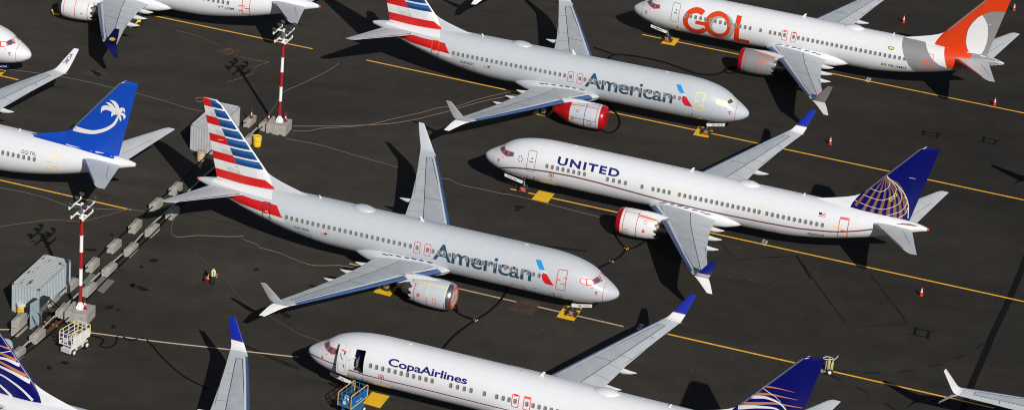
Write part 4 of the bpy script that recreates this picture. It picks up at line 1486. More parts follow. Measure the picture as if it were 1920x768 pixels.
for a, b_, m in (((260, 24), (586, 92), 'lineyellow'), ((687, 113), (1921, 375), 'lineyellow'), ((1203.8, 65), (1921, 212.3), 'lineyellow'),
                 ((655, 493.5), (1169, 611.4), 'lineold'), ((1251.5, 625.5), (1864, 764), 'lineyellow'), ((957.3, 354.1), (1921, 565), 'lineyellow'),
                 ((-60, 324), (245.5, 393.2), 'lineyellow'), ((-80, 124), (35, 150), 'lineyellow')):
    ribbon('taxi_line', [gp(*a), gp(*b_)], .23, m)


def quad(z, pts, m='matyellow', h=.012):
    sheet('stand_mark', [z(*p) for p in pts], m, h)


quad(zp(880, 200, 3.491), [(455, 548), (558, 570), (512, 630), (407, 605)])
quad(zp(1020, 540, 9.6), [(382, 292), (692, 362), (537, 590), (225, 515)])
quad(zp(1000, 100, 3.841), [(1192, 523), (1302, 546), (1258, 608), (1150, 588)])
quad(zp(1140, 0, 3.338), [(367, 222), (451, 241), (415, 288), (331, 272)])
quad(zp(470, 460, 4.465), [(1110, 300), (1255, 335), (1165, 425), (1027, 390)])
quad(zp(800, 140, 6.4), [(1400, 350), (1600, 390), (1450, 508), (1268, 470)])
quad(zp(600, 690, 9.844), [(960, 428), (1288, 510), (1105, 733), (790, 640)])
quad(zp(0, 40, 3.84), [(-130, 310), (45, 357), (3, 394), (-180, 350)])
quad(zp(80, 0, 6.4), [(1095, 245), (1185, 240), (1062, 342), (985, 320)])
quad(zp(1020, 540, 9.6), [(-440, 180), (-60, 260), (-210, 480), (-620, 390)], 'tanpatch', .010)  # faint dull orange square on the tarmac

# paving joints: long construction seams along the lanes and 
for k in range(-9, 14, 3):
    c0 = Vector((-20 + k * 1.9, -40 + k * 7.5, 0))
    d = Vector((math.cos(R_(-16.2)), math.sin(R_(-16.2)), 0))
    ribbon('paving_joint', [c0 - d * 75, c0 - d * 20 + Vector((0, .05, 0)), c0 + d * 30, c0 + d * 95], .09 if k % 2 else .13, 'jointline', .002, .02)
# stand numbers painted across the lines
for txt, (u, v), h in (('A27', (1433, 454.5), 1.0), ('A20', (1627.5, 150.5), 1.0), ('A14', (1200, 613), 1.0)):
    c = gp(u, v)
    ux = (gp(u + 4.2, v - 7.0) - c).normalized()
    uy = Vector((-ux.y, ux.x, 0))
    v2, fs = text_box(txt, -.64, .64, -.24, .24, .03, 1.0)
    b = MB()
    b.add([(c.x + ux.x * p[0] + uy.x * p[1], c.y + ux.y * p[0] + uy.y * p[1], .016) for p in v2], fs, 'markwhite')
    tag(b.build('stand_number', recalc=False), kind='structure')

# crack sealing, patches, tyre marks
z = zp(1440, 440, 2.342)
ribbon('tar_seam', [z(125, 92), z(200, 190), z(275, 300), z(340, 385)], .22, 'tarsoft', .003, .07)
ribbon('tar_seam', [z(450, 172), z(520, 265), z(612, 386)], .24, 'tarsoft', .003, .07)
ribbon('tar_seam', [z(612, 386), z(480, 396), z(360, 404)], .14, 'tarsoft', .003, .05)
ribbon('tar_seam', [z(0, 99), z(60, 96), z(125, 92)], .12, 'tarsoft', .003, .05)
ribbon('tar_seam', [z(1160, 20), z(1124, 125), z(1065, 270), z(985, 440), z(890, 665), z(850, 790)], .58, 'tar', .003)
for pts in ([(125, 92), (155, 140), (190, 195)],):
    ribbon('tar_seam', [z(*p) for p in pts], .25, 'tar', .005, .06)
for a, b_ in (((910, 500), (945, 475)), ((820, 545), (868, 525)), ((705, 580), (768, 565)), ((568, 600), (640, 592)), ((420, 603), (493, 604)), ((388, 665), (450, 698)), ((510, 735), (560, 768)), ((245, 605), (320, 636)), ((290, 596), (345, 602))):
    ribbon('tyre_mark', [z(*a), z(*b_)], .32, 'tarsoft', .003, .04)
for zz, q in ((zp(1700, 590, 12.8), [(215, 330), (530, 375), (500, 530), (180, 470)]), (zp(1460, 240, 2.954), [(803, 22), (888, 29), (878, 47), (803, 38)]), (zp(1460, 240, 2.954), [(1137, 52), (1208, 68), (1193, 87), (1130, 78)])):
    p = [zz(*a) for a in q]
    for i in range(4):
        a, c = p[i], p[(i + 1) % 4]
        e = (c - a).normalized() * .35
        ribbon('tar_patch_edge', [a - e * .2, c + e], .28 if i % 2 else .2, 'tar', .003 + .001 * i, .03)
z = zp(1120, 340, 3.2)
ribbon('tar_seam', [z(735, 365), z(780, 410), z(820, 470), z(940, 462), z(1110, 450)], .14, 'tarsoft', .003, .05)
for k in (0, 1, 3, 4, 7):
    a = z(785 + 38 * k + 6 * (k % 2), 568 + 7.5 * k)
    sheet('scuff', [a, a + Vector((.30, -.04, 0)), a + Vector((.32, .03, 0)), a + Vector((.03, .05, 0))], 'scuff', .003)
rs = random.Random(3)
for k in range(46):
    u, v = rs.uniform(430, 1915), rs.uniform(20, 765)
    a = gp(u, v); an = rs.uniform(0, 3.14); l = rs.uniform(.05, .17)
    d = Vector((math.cos(an), math.sin(an), 0)) * l; n = Vector((-d.y, d.x, 0)) * .4
    sheet('scuff', [a - d, a + n, a + d, a - n], 'scuff', .003)


def blob(name, u, v, r, m, zz=.003, st=1.6, n=16):
    c = gp(u, v)
    a0 = rs.uniform(0, 6.28)
    ph = [rs.uniform(.75, 1.15) for _ in range(n)]
    pts = []
    for k in range(n):
        a = 2 * math.pi * k / n
        x, y = r * st * ph[k] * math.cos(a), r * ph[k] * math.sin(a)
        pts.append((c.x + x * math.cos(a0) - y * math.sin(a0), c.y + x * math.sin(a0) + y * math.cos(a0)))
    sheet(name, pts, m, zz)


for u, v, r in ((170, 468, .42), (210, 440, .22), (288, 488, .4), (265, 500, .25), (248, 535, .35), (265, 540, .45), (275, 543, .2), (205, 575, .4), (212, 612, .3), (222, 580, .25), (250, 533, .2), (175, 134, .35), (183, 139, .45), (92, 689, .3), (122, 679, .35), (158, 652, .2), (62, 452, .2), (480, 505, .3),
                (975, 388, .45), (970, 393, .3), (1330, 160, .25), (760, 640, .4), (535, 590, .5), (640, 720, .9)):
    blob('oil_stain', u, v, r * .75, 'oil')
for u, v, r in ((176, 137, .8), (118, 590, 1.1), (97, 598, 1.0), (428, 97, .8)):
    blob('rust_stain', u, v, r, 'rust', .0025)
for pts in ([(0, 125), (60, 175), (140, 260)], [(560, 20), (640, 110)],):
    pass
for (u0, v0, u1, v1, w) in ((860, 440, 1100, 470, .5), (1100, 390, 1150, 400, .3), (1190, 130, 1120, 108, .3), (900, 20, 942, 22, .18), (1060, 285, 1200, 300, .4), (440, 640, 560, 690, .5), (1230, 470, 1300, 500, .3)):
    ribbon('tyre_mark', [gp(u0, v0), gp((u0 + u1) / 2 + 4, (v0 + v1) / 2 + 2), gp(u1, v1)], w, 'tarsoft', .0035, .05)

# ---------------------------------------------------------------- equipment materials
M['concrete'] = mat('cast concrete', (0.36, 0.345, 0.31), 0.9, 0, .28, 2.2, .5)
M['concrete2'] = mat('stained concrete', (0.25, 0.24, 0.215), 0.9, 0, .38, 2.6, .5)
M['contwall'] = mat('container blue grey', (0.36, 0.42, 0.46), 0.55, 0, .10, 1.5)
M['contgrey'] = mat('container pale grey', (0.40, 0.42, 0.43), 0.55, 0, .12, 1.5)
M['bandred'] = mat('pole red', (0.34, 0.012, 0.016), 0.45)
M['bandwhite'] = mat('pole white', (0.80, 0.80, 0.78), 0.45)
M['plate'] = mat('steel plate', (0.19, 0.19, 0.18), 0.55, 0, .2, .8)
M['cabinet'] = mat('cabinet blue grey', (0.29, 0.38, 0.42), 0.5, 0, .1, 2)
M['gen'] = mat('switchgear grey', (0.12, 0.145, 0.165), 0.5, .2, .2, 3)
M['cable'] = mat('black cable', (0.005, 0.005, 0.005), 0.9, spec=0.1)
M['cordtan'] = mat('tan rope', (0.135, 0.10, 0.075), 0.9)
M['cordwhite'] = mat('pale hose', (0.40, 0.31, 0.24), 0.7)
M['cordred'] = mat('rust orange cord', (0.105, 0.058, 0.036), 0.9)
M['cordgrey'] = mat('grey cord', (0.105, 0.10, 0.092), 0.9)
M['coneo'] = mat('cone orange', (0.60, 0.025, 0.012), 0.5)
M['liftblue'] = mat('lift blue', (0.012, 0.16, 0.40), 0.4, 0, .1, 2)
M['railtan'] = mat('rail amber', (0.72, 0.37, 0.10), 0.45)
M['railyellow'] = mat('rail yellow', (0.78, 0.62, 0.24), 0.45)
M['tan'] = mat('drum tan', (0.60, 0.45, 0.28), 0.55)
M['drumyellow'] = mat('drum yellow', (0.82, 0.52, 0.03), 0.45)
M['hivis'] = mat('high visibility yellow', (0.62, 0.80, 0.22), 0.7)
M['cloth'] = mat('dark clothes', (0.012, 0.012, 0.016), 0.9)
M['skin'] = mat('skin tone', (0.42, 0.24, 0.16), 0.6)
M['lime'] = mat('bottle yellow green', (0.40, 0.43, 0.13), 0.45, 0, .2, 4)
M['amber'] = mat('amber coupling', (0.85, 0.35, 0.04), 0.4)
M['rustsolid'] = mat('rusty steel', (0.13, 0.035, 0.016), 0.85, 0, .4, 2)


def rusted(base):
    m = mat('weathered roof', base, 0.6)
    nt = m.node_tree
    b = nt.nodes['Principled BSDF']
    tc = nt.nodes.new('ShaderNodeTexCoord')
    n = nt.nodes.new('ShaderNodeTexNoise')
    n.inputs['Scale'].default_value = 0.62
    n.inputs['Detail'].default_value = 9
    n.inputs['Roughness'].default_value = 0.7
    mp = nt.nodes.new('ShaderNodeMapping')
    mp.inputs['Scale'].default_value = (1.0, 2.4, 1)
    mp.inputs['Location'].default_value = (3.3, 1.9, 0)
    nt.links.new(tc.outputs['Object'], mp.inputs['Vector'])
    nt.links.new(mp.outputs[0], n.inputs['Vector'])
    r = nt.nodes.new('ShaderNodeMapRange')
    r.inputs['From Min'].default_value = 0.555
    r.inputs['From Max'].default_value = 0.60
    nt.links.new(n.outputs['Fac'], r.inputs['Value'])
    mx = nt.nodes.new('ShaderNodeMix'); mx.data_type = 'RGBA'
    mx.inputs['A'].default_value = (*base, 1)
    mx.inputs['B'].default_value = (0.09, 0.03, 0.015, 1)
    nt.links.new(r.outputs['Result'], mx.inputs['Factor'])
    nt.links.new(mx.outputs['Result'], b.inputs['Base Color'])
    return m


M['controof'] = rusted((0.40, 0.42, 0.42))
ROW = math.atan2(4.3, 1.17)          # direction of the cable trench and everything along it
RD = Vector((math.cos(ROW), math.sin(ROW), 0))
RN = Vector((-RD.y, RD.x, 0))


# ---------------------------------------------------------------- shipping containers
def container(label, c, wall, roof):
    L, W, H = 6.06, 2.44, 2.59
    t = thing('shipping_container', label, 'container', c, ROW, 'shipping containers')

    def corr(n, length, depth):
        pts = []
        p = length / n
        for i in range(n):
            x = i * p
            pts += [(x, 0), (x + p * .35, 0), (x + p * .5, -depth), (x + p * .85, -depth)]
        return pts + [(length, 0)]
    b = MB()
    for side in (-1, 1):
        q = corr(20, L - .3, .05)
        lo = [(-L / 2 + .15 + x, side * (W / 2 - .02 + d), .18) for x, d in q]
        hi = [(p[0], p[1], H - .12) for p in lo]
        n = len(q)
        b.add(lo + hi, [(i, i + 1, n + i + 1, n + i) for i in range(n - 1)], wall)
    q = corr(8, W - .3, .05)
    for end in (-1, 1):
        lo = [(end * (L / 2 - .02 + d), -W / 2 + .15 + x, .18) for x, d in q]
        hi = [(p[0], p[1], H - .12) for p in lo]
        n = len(q)
        b.add(lo + hi, [(i, i + 1, n + i + 1, n + i) for i in range(n - 1)], wall)
    b.box((0, 0, .13), (L - .1, W - .1, .1), 'gen')
    b.build('walls', t)
    r = MB()
    q = corr(22, L - .2, .03)
    n = len(q)
    lo = [(-L / 2 + .1 + x, -W / 2 + .06, H - .04 + d) for x, d in q]
    hi = [(p[0], W / 2 - .06, p[2]) for p in lo]
    r.add(lo + hi, [(i, i + 1, n + i + 1, n + i) for i in range(n - 1)], roof)
    r.build('roof', t)
    f = MB()
    for x in (-1, 1):
        for y in (-1, 1):
            f.box((x * (L / 2 - .08), y * (W / 2 - .08), H / 2), (.16, .16, H), wall, 0, .015)
            for zz in (.06, H - .06):
                f.box((x * (L / 2 - .085), y * (W / 2 - .085), zz), (.19, .19, .13), 'gen', 0, .02)
        for zz in (.09, H - .07):
            f.box((x * (L / 2 - .06), 0, zz), (.11, W - .3, .14), wall, 0, .01)
    for y in (-1, 1):
        for zz in (.09, H - .07):
            f.box((0, y * (W / 2 - .06), zz), (L - .3, .1, .14), wall, 0, .01)
    f.build('frame', t)


container('blue grey shipping container with rust patches on its ribbed roof, near the cabinet', (-47.73, -5.20, 0), 'contwall', 'controof')
container('pale grey shipping container half hidden behind the striped tail', (-37.95, 29.75, 0), 'contgrey', 'contgrey')


# ---------------------------------------------------------------- concrete blocks
def block_mesh(L, W, H, m):
    """interlocking block: chamfered corners, V groove under, V ridge on top"""
    b = MB()
    g = .07
    sec = [(-W / 2 + .05, 0), (-g * 1.4, 0), (0, g), (g * 1.4, 0), (W / 2 - .05, 0), (W / 2, .05), (W / 2, H - .05), (W / 2 - .05, H), (g, H), (0, H + g * .7), (-g, H), (-W / 2 + .05, H), (-W / 2, H - .05), (-W / 2, .05)]
    secs = []
    for x, k in ((-L / 2, .93), (-L / 2 + .06, 1), (L / 2 - .06, 1), (L / 2, .93)):
        secs.append([(x, p[0] * k, H / 2 + (p[1] - H / 2) * k) for p in sec])
    b.loft(secs, m, smooth=False)
    # lifting hook
    b.tube([(-.12, 0, H), (-.08, 0, H + .1), (.08, 0, H + .1), (.12, 0, H)], .025, 'gen', 6)
    return b


proto = {}
BLOCKS = [  # photograph pixel of the block's middle, label
    ((329.3, 360), 'grey concrete block in the outer row nearest the striped tail, in its shadow'),
    ((292.4, 390), 'grey concrete block in the outer row where the left yellow line ends'),
    ((253.5, 430.5), 'grey concrete block in the outer row, second below the end of the yellow line'),
    ((214, 467.5), 'grey concrete block in the outer row, third below the end of the yellow line'),
    ((173.5, 503), 'grey concrete block in the outer row, just above the steel plate'),
    ((323.3, 405), 'grey concrete block in the inner row, half in the shadow of the tailplane'),
    ((285.2, 438), 'grey concrete block in the inner row, first clear of the tailplane shadow'),
    ((245.4, 474.5), 'grey concrete block in the inner row, second below the tailplane shadow'),
    ((205, 512), 'grey concrete block in the inner row touching the edge of the steel plate'),
    ((166.5, 549), 'grey concrete block lying on the near end of the steel plate beside the left pole'),
    ((132, 541), 'shaded grey concrete block between the rusty container and the left pole'),
    ((98, 566), 'grey concrete block behind the switchgear box'),
    ((118, 589), 'grey concrete block against the left side of the pole footing'),
    ((70.3, 636), 'grey concrete block standing alone left of the white scissor lift'),
    ((32.8, 671), 'grey concrete block nearest the blue striped tail at the lower left'),
    ((468.2, 233), 'grey concrete block with a red marker on it by the upper pole'),
    ((497, 240), 'grey concrete block leaning by the left side of the upper pole footing'),
    ((466, 269), 'grey concrete block beside the yellow drum'),
]
src = None
for (u, v), lab in BLOCKS:
    c = gp(u, v)
    if src is None:
        o = block_mesh(1.75, .66, .68, 'concrete').build('concrete_block')
        src = o
    else:
        o = src.copy()
        COL.objects.link(o)
    o.location = (c.x, c.y, 0)
    o.rotation_euler = (0, 0, ROW + random.uniform(-.05, .05))
    tag(o, lab, 'concrete block', 'concrete blocks along the cable trench')
c = gp(36, 622)
for k, lab in ((0, 'lower concrete block of the stacked pair by the blue grey panel'), (1, 'upper concrete block of the stacked pair by the blue grey panel')):
    o = src.copy()
    COL.objects.link(o)
    o.location = (c.x, c.y, k * .73)
    o.rotation_euler = (0, 0, ROW + .03 * k)
    tag(o, lab, 'concrete block', 'concrete blocks along the cable trench')


# ---------------------------------------------------------------- floodlight poles
def pole(label, flabel, c, top):
    fb = MB()
    fb.box((0, 0, .5), (1.95, 1.95, 1.0), 'concrete', 0, .04)
    fb.box((-.5, -.985, .06), (.3, .05, .12), 'dark'); fb.box((.5, -.985, .06), (.3, .05, .12), 'dark')
    fo = fb.build('pole_footing')
    fo.location = (c[0], c[1], 0); fo.rotation_euler = (0, 0, R_(-12))
    tag(fo, flabel, 'concrete footing', 'concrete pole footings')
    t = thing('floodlight_pole', label, 'light pole', (c[0], c[1], 1.0), ROW, 'floodlight poles')
    H = top - 1.0
    b = MB()
    b.lathe((0, 0, 0), [(.0, .0), (.36, .0), (.36, .04), (.12, .05), (.12, .62), (.0, .63)], 'bandwhite', 20)
    for k in range(6):
        a = R_(60 * k)
        ca, sa = math.cos(a), math.sin(a)
        n = (-sa * .025, ca * .025)
        q = [(.11, .04), (.34, .04), (.32, .16), (.11, .6)]
        vs = [(r * ca + s_ * n[0], r * sa + s_ * n[1], zz) for s_ in (-1, 1) for r, zz in q]
        b.add(vs, [(3, 2, 1, 0), (4, 5, 6, 7), (0, 1, 5, 4), (1, 2, 6, 5), (2, 3, 7, 6), (3, 0, 4, 7)], 'bandwhite')
    b.build('base_flange', t)
    b = MB()
    st = (H - .62) / 5
    for k in range(5):
        z0 = .62 + st * k
        b.lathe((0, 0, z0), [(.15, 0), (.15 - .004 * k, st - .03), (.165, st - .03), (.165, st)], 'bandred' if k % 2 == 0 else 'bandwhite', 18)
    b.build('mast', t)
    b = MB()
    b.cyl((0, 0, H), (0, 0, H + 1.35), .13, 'bandwhite', 14)
    b.lathe((0, 0, H), [(.0, 0), (.24, 0), (.24, .07), (.0, .07)], 'bandwhite', 18)
    b.cyl((0, -.5, H + .30), (0, .5, H + .30), .075, 'bandwhite', 10)
    b.cyl((0, -.62, H + 1.15), (0, .62, H + 1.15), .075, 'bandwhite', 10)
    b.build('head_post', t)
    for yy, zz, l in ((-.5, H + .30, 2.0), (.5, H + .30, 2.0), (-.62, H + 1.15, 2.1), (.62, H + 1.15, 2.3)):
        b = MB()
        b.box((0, yy, zz), (l, .11, .12), 'bandwhite', 0, .02)
        for x in (-l / 2 + .06, l / 2 - .06):
            b.box((x, yy, zz + .08), (.10, .10, .24), 'bandwhite', 0, .02)
        b.build('crossarm', t)
    for k, (x, yy) in enumerate(((-1.0, -.62), (-.05, -.62), (.95, -.62), (-1.05, .62), (.25, .62), (1.1, .62))):
        b = MB()
        b.tube([(x, yy, H + 1.15), (x, yy, H + 1.42)], .035, 'gen', 8)
        d = Vector((.5, -.6, -.55)).normalized()
        p = Vector((x, yy, H + 1.58))
        b.tube([p - d * .20, p - d * .16, p + d * .05, p + d * .20], .2, 'dark', 16, rs=[.06, .12, .19, .20])
        b.build('floodlight', t)
    return t


pole('red and white banded floodlight pole by the two scissor lift blocks at lower left', 'square concrete footing behind the white scissor lift', (-44.05, -7.95), 9.16)
pole('red and white banded floodlight pole beside the yellow drum, upper left', 'square concrete footing beside the yellow drum', (-32.35, 33.35), 9.0)


def marker(label, u, v, z=0.0):
    c = gp(u, v, z)
    b = MB()
    b.lathe((0, 0, 0), [(.0, 0), (.2, 0), (.2, .05), (.06, .07), (.06, .35)], 'bandred', 14)
    b.lathe((0, 0, .35), [(.065, 0), (.065, .2)], 'bandwhite', 14)
    b.lathe((0, 0, .55), [(.06, 0), (.06, .3), (.0, .34)], 'bandred', 14)
    o = b.build('delineator')
    o.location = c
    tag(o, label, 'marker post', 'red marker posts')


marker('red marker post on the block left of the upper pole', 471.3, 221, .70)
marker('red and white marker post at the far side of the upper pole footing', 504, 227, .70)
marker('red and white marker post on the right of the upper pole footing', 535.3, 227.5, 1.0)
marker('small red marker post on the left pole footing', 158.8, 578, 1.0)


# ---------------------------------------------------------------- drums
def drum(label, u, v, body, lid):
    c = gp(u, v)
    t = thing('drum', label, 'drum', c, 0, 'plastic drums')
    b = MB()
    b.lathe((0, 0, 0), [(.0, 0), (.34, 0), (.36, .04), (.36, .28), (.385, .31), (.385, .37), (.36, .40), (.37, .62), (.39, .65), (.39, .71), (.36, .74), (.36, .80)], body, 28)
    for k in range(6):
        a = R_(60 * k)
        b.box((.37 * math.cos(a), .37 * math.sin(a), .58), (.05, .12, .1), body, a, .01)
    b.build('body', t)
    l = MB()
    l.lathe((0, 0, .80), [(.0, 0), (.40, 0), (.41, .03), (.41, .16), (.39, .2), (.33, .2), (.32, .17), (.0, .17)], lid, 28)
    l.build('lid', t)


drum('bright yellow drum standing by the upper pole footing', 482, 273.5, 'drumyellow', 'drumyellow')
drum('tan drum with a pale lid beside the half hidden container', 376.6, 300.5, 'tan', 'cordwhite')
drum('yellow drum with a white lid against the end of the rusty container', 40, 588, 'drumyellow', 'markwhite')

# ---------------------------------------------------------------- trench plates, pipes, cables
z = zp(0, 340, 2.953)
b = MB()
q = [z(455, 562), z(500, 510), z(635, 552), z(572, 620)]
b.add([(p.x, p.y, .02) for p in q] + [(p.x, p.y, .045) for p in q], [(3, 2, 1, 0), (4, 5, 6, 7), (0, 1, 5, 4), (1, 2, 6, 5), (2, 3, 7, 6), (3, 0, 4, 7)], 'plate')
tag(b.build('steel_plate'), 'grey steel plate lying across the cable trench beside the left pole', 'steel plate')
z2 = zp(0, 440, 3.2)
b = MB()
for a, c in (((205, 545), (300, 490)), ((240, 560), (330, 505)), ((275, 585), (370, 520))):
    p, q = z2(*a), z2(*c)
    d = (q - p); l = d.length; m_ = (p + q) / 2
    b.box((m_.x, m_.y, .07), (l, .22, .12), 'rustsolid', math.atan2(d.y, d.x), .015)
tag(b.build('rusty_rails'), 'rust red steel sections lying on the tarmac beside the switchgear box', 'steel rails')


def line_thing(name, label, cat, pts, r, m, group=None, smooth=True, z=None):
    P = [Vector(p) for p in pts]
    if smooth and len(P) > 2:
        ts = [0]
        for a, c in zip(P, P[1:]):
            ts.append(ts[-1] + max((c - a).length, 1e-3))
        # Catmull-Rom so that loops stay round
        Q = []
        for i in range(len(P) - 1):
            p0, p1, p2, p3 = P[max(i - 1, 0)], P[i], P[i + 1], P[min(i + 2, len(P) - 1)]
            k = max(2, min(10, int((p2 - p1).length / .5)))
            for j in range(k):
                t = j / k
                Q.append(.5 * ((2 * p1) + (p2 - p0) * t + (2 * p0 - 5 * p1 + 4 * p2 - p3) * t * t + (3 * p1 - p0 - 3 * p2 + p3) * t ** 3))
        P = Q + [P[-1]]
    b = MB()
    b.tube(P, r, m, 7)
    o = b.build(name)
    return tag(o, label, cat, group)


def px(pts, h=.03):
    return [gp(u, v, h) for u, v in pts]


HG = 'black hoses under the airliners'
line_thing('black_hose', 'black hose from the grey engine disc bending to the amber coupling, inner branch', 'hose', px([(849, 577), (862, 588), (878, 594.5), (892, 599)], .06), .085, 'cable', HG)
line_thing('black_hose', 'black hose hanging from the grey engine disc down to the amber coupling, outer branch', 'hose', [gp(855, 571, .9), gp(856.5, 577, .45)] + px([(861, 588), (875, 594), (892, 599)], .07), .085, 'cable', HG)
line_thing('black_hose', 'black hose from the amber coupling up to the belly of the middle airliner', 'hose', px([(892, 599), (912, 587), (932, 570), (946, 552), (953, 535)], .06), .085, 'cable', HG)
line_thing('black_hose', 'black hose from the amber coupling down behind the open door airliner', 'hose', px([(892, 599), (870, 614), (848, 632), (829, 655), (820, 672)], .06), .085, 'cable', HG)
line_thing('black_hose', 'black hose from the red capped engine of the globe tail airliner, left branch', 'hose', px([(1150, 432), (1158, 447), (1166, 458), (1174.7, 465.6)], .06), .085, 'cable', HG)
line_thing('black_hose', 'black hose from the red capped engine of the globe tail airliner, right branch', 'hose', px([(1212, 449), (1199, 459), (1187, 464.5), (1174.7, 465.6)], .06), .085, 'cable', HG)
line_thing('black_hose', 'black hose running from the red lamp coupling to the nose of the middle airliner', 'hose', px([(1174.7, 465.6), (1163, 480), (1146.5, 490), (1128, 499), (1112, 506), (1095, 512)], .06), .085, 'cable', HG)
line_thing('black_hose', 'black hose looping beside the red capped engine of the rear silver airliner', 'hose', px([(1123.7, 240), (1135.4, 248.6), (1150, 247), (1161, 236), (1161.5, 222), (1153, 210), (1146, 200)], .06), .085, 'cable', HG)
line_thing('black_hose', 'long black hose from behind the rear silver airliner to the grey engine', 'hose', px([(1141, 113), (1144, 106), (1158, 102.3), (1200, 107), (1245, 117), (1285, 131), (1310, 139), (1343, 139.6), (1362, 131), (1372, 127.5), (1380, 133), (1372, 138), (1360, 135), (1361, 128), (1385, 126)], .06), .085, 'cable', HG)
line_thing('black_hose', 'short black hose reaching the far wing of the rear silver airliner', 'hose', px([(1113, 89), (1135, 96.5), (1153, 102.3)], .06), .06, 'cable', HG)
line_thing('black_hose', 'thin black hose curling beside the white scissor lift', 'hose', px([(171, 628), (195, 636), (187, 647), (200, 651), (217, 644), (219, 631), (227, 629), (244, 637), (260, 634), (276, 637), (300, 664), (318, 682), (337, 699), (360, 713), (392, 728)], .05), .06, 'cable', HG)
for i, (u, v, lab) in enumerate(((892, 599.3, 'amber hose coupling where the hoses meet under the middle airliner'), (1174.7, 465.6, 'amber hose coupling where two hoses meet near the globe tail airliner'), (1146.5, 490, 'amber hose coupling on the hose by the nose of the middle airliner'))):
    c = gp(u, v, .1)
    b = MB()
    for k, (dx, dy) in enumerate(((.18, .05), (-.16, .1), (.0, -.17))):
        if i == 2 and k == 2: continue
        b.cyl((c.x + dx * .5, c.y + dy * .5, .08), (c.x + dx * 1.0, c.y + dy * 1.0, .10), .06, 'amber', 10)
    b.cyl((c.x - .1, c.y, .09), (c.x + .1, c.y, .09), .11, 'dark', 10)
    tag(b.build('hose_coupling'), lab, 'hose coupling', 'amber hose couplings')

CG = 'thin cords trailing over the tarmac'
for lab, pts, r, m in (
        ('pale cord crossing from the left edge under the palm tail to the half hidden container', [(13, 130), (90, 140), (160, 152.5), (216, 166), (257.6, 175.5), (314.5, 191.4), (345, 201), (380, 209)], .035, 'cordgrey'),
        ('tan cord leading from the upper footing to the rear silver airliner, straight one', [(549, 236.5), (640, 236), (740, 230.5), (820, 214), (905, 190), (972, 177)], .04, 'cordtan'),
        ('tan cord leading from the upper footing to the rear silver airliner, slack one', [(549, 245), (578, 246), (600, 241), (683, 235), (740, 222), (790, 211), (823, 202), (857, 199), (892, 187.7), (930, 178), (958, 172)], .035, 'cordtan'),
        ('grey cord from the upper footing passing under the globe tail nose to its engine', [(536, 260), (600, 272), (680, 295), (744, 313), (790, 326), (831.7, 334.6), (846, 337), (860, 345), (920, 358), (946, 364), (960, 365), (1040, 385), (1123.5, 406.8)], .035, 'cordgrey'),
        ('pale curling cord from the inner block row to the wing of the middle airliner', [(326, 409), (322, 424), (322, 439), (337, 444), (370, 441), (420, 443), (449, 442.8), (456, 441), (453, 445), (460, 450), (485, 459), (484, 463), (521.6, 473), (555, 487), (589, 497), (636.7, 497), (662, 501)], .04, 'cordtan'),
        ('rusty cord running past the worker to the nose of the open door airliner', [(362, 475), (380, 487), (400, 505), (420, 522), (445, 553), (471, 575), (504.6, 591.6), (555, 622), (585, 634), (612, 641)], .035, 'cordred'),
        ('pale rope stretched from the white scissor lift to the nose of the open door airliner', [(169, 622.8), (300, 640), (427, 654), (547, 667.4), (560, 668)], .05, 'cordwhite'),
        ('pale rope from the switchgear box to the white scissor lift', [(73, 598), (88, 604), (111, 612)], .05, 'cordwhite'),
        ('pale rope at the left edge by the stacked blocks', [(-10, 617), (20, 617)], .05, 'cordwhite'),
        ('grey cord from the left edge below the palm tail to the outer block row', [(0, 352), (50, 361), (95, 374), (129, 386), (166, 390), (205, 392), (244, 393), (271, 396)], .03, 'cordgrey'),
        ('red brown cord from the left edge rising to the end of the yellow line', [(0, 424.7), (44, 418), (101.6, 411.8), (149, 415), (189.6, 406), (233.6, 393.5), (244, 391)], .035, 'cordred'),
        ('tan cord coiled and trailing near the navy winglet airliner', [(331, 58), (350, 62), (373, 69), (412, 87), (424, 95), (430, 92), (438, 97), (428, 103), (419, 98), (426, 91), (436, 93), (438, 103), (484, 114), (505, 116), (490, 121), (478, 126), (473, 138), (452, 146), (424, 155)], .035, 'cordred'),
        ('tan cord running up from the upper footing towards the back', [(498, 222), (515, 200), (531, 173.7), (575, 153), (620, 130), (636, 118)], .035, 'cordgrey'),
        ('pale cord ring lying at the tip of the striped tail', [(366, 186), (374, 183), (382, 187), (376, 191), (367, 189)], .05, 'cordtan')):
    line_thing('cord', lab, 'cord', px(pts, r), r, m, CG)

TG = 'pipes and cables along the block rows'
line_thing('trench_cable', 'dark cable strung over the outer row of blocks', 'cable', [gp(u, v, .55) for u, v in ((20, 636), (60, 598), (98, 562), (158, 506), (199, 467), (237, 434), (277, 396), (310, 365), (338, 341), (375, 304), (420, 258), (470, 222))], .05, 'cable', TG, False)
line_thing('trench_pipe', 'pale pipe running between the two rows of blocks', 'pipe', px([(20, 672), (100, 594), (184, 514), (214, 489), (246, 461), (280, 424), (302, 405), (345, 366), (385, 328), (430, 290), (490, 232)], .1), .07, 'contgrey', TG, False)
line_thing('trench_pipe', 'dark thick pipe beside the pale pipe between the block rows', 'pipe', px([(24, 676), (104, 598), (190, 515), (219, 490), (251, 461), (285, 425), (308, 406), (350, 368), (390, 330), (436, 291), (494, 236)], .1), .1, 'cable', TG, False)
line_thing('trench_cable', 'dark cable strung over the inner row of blocks', 'cable', [gp(u, v, .5) for u, v in ((36, 672), (90, 630), (150, 575), (205, 518), (245, 478), (285, 440), (310, 414), (345, 380), (382, 343), (420, 305), (466, 262), (500, 230))], .05, 'cable', TG, False)

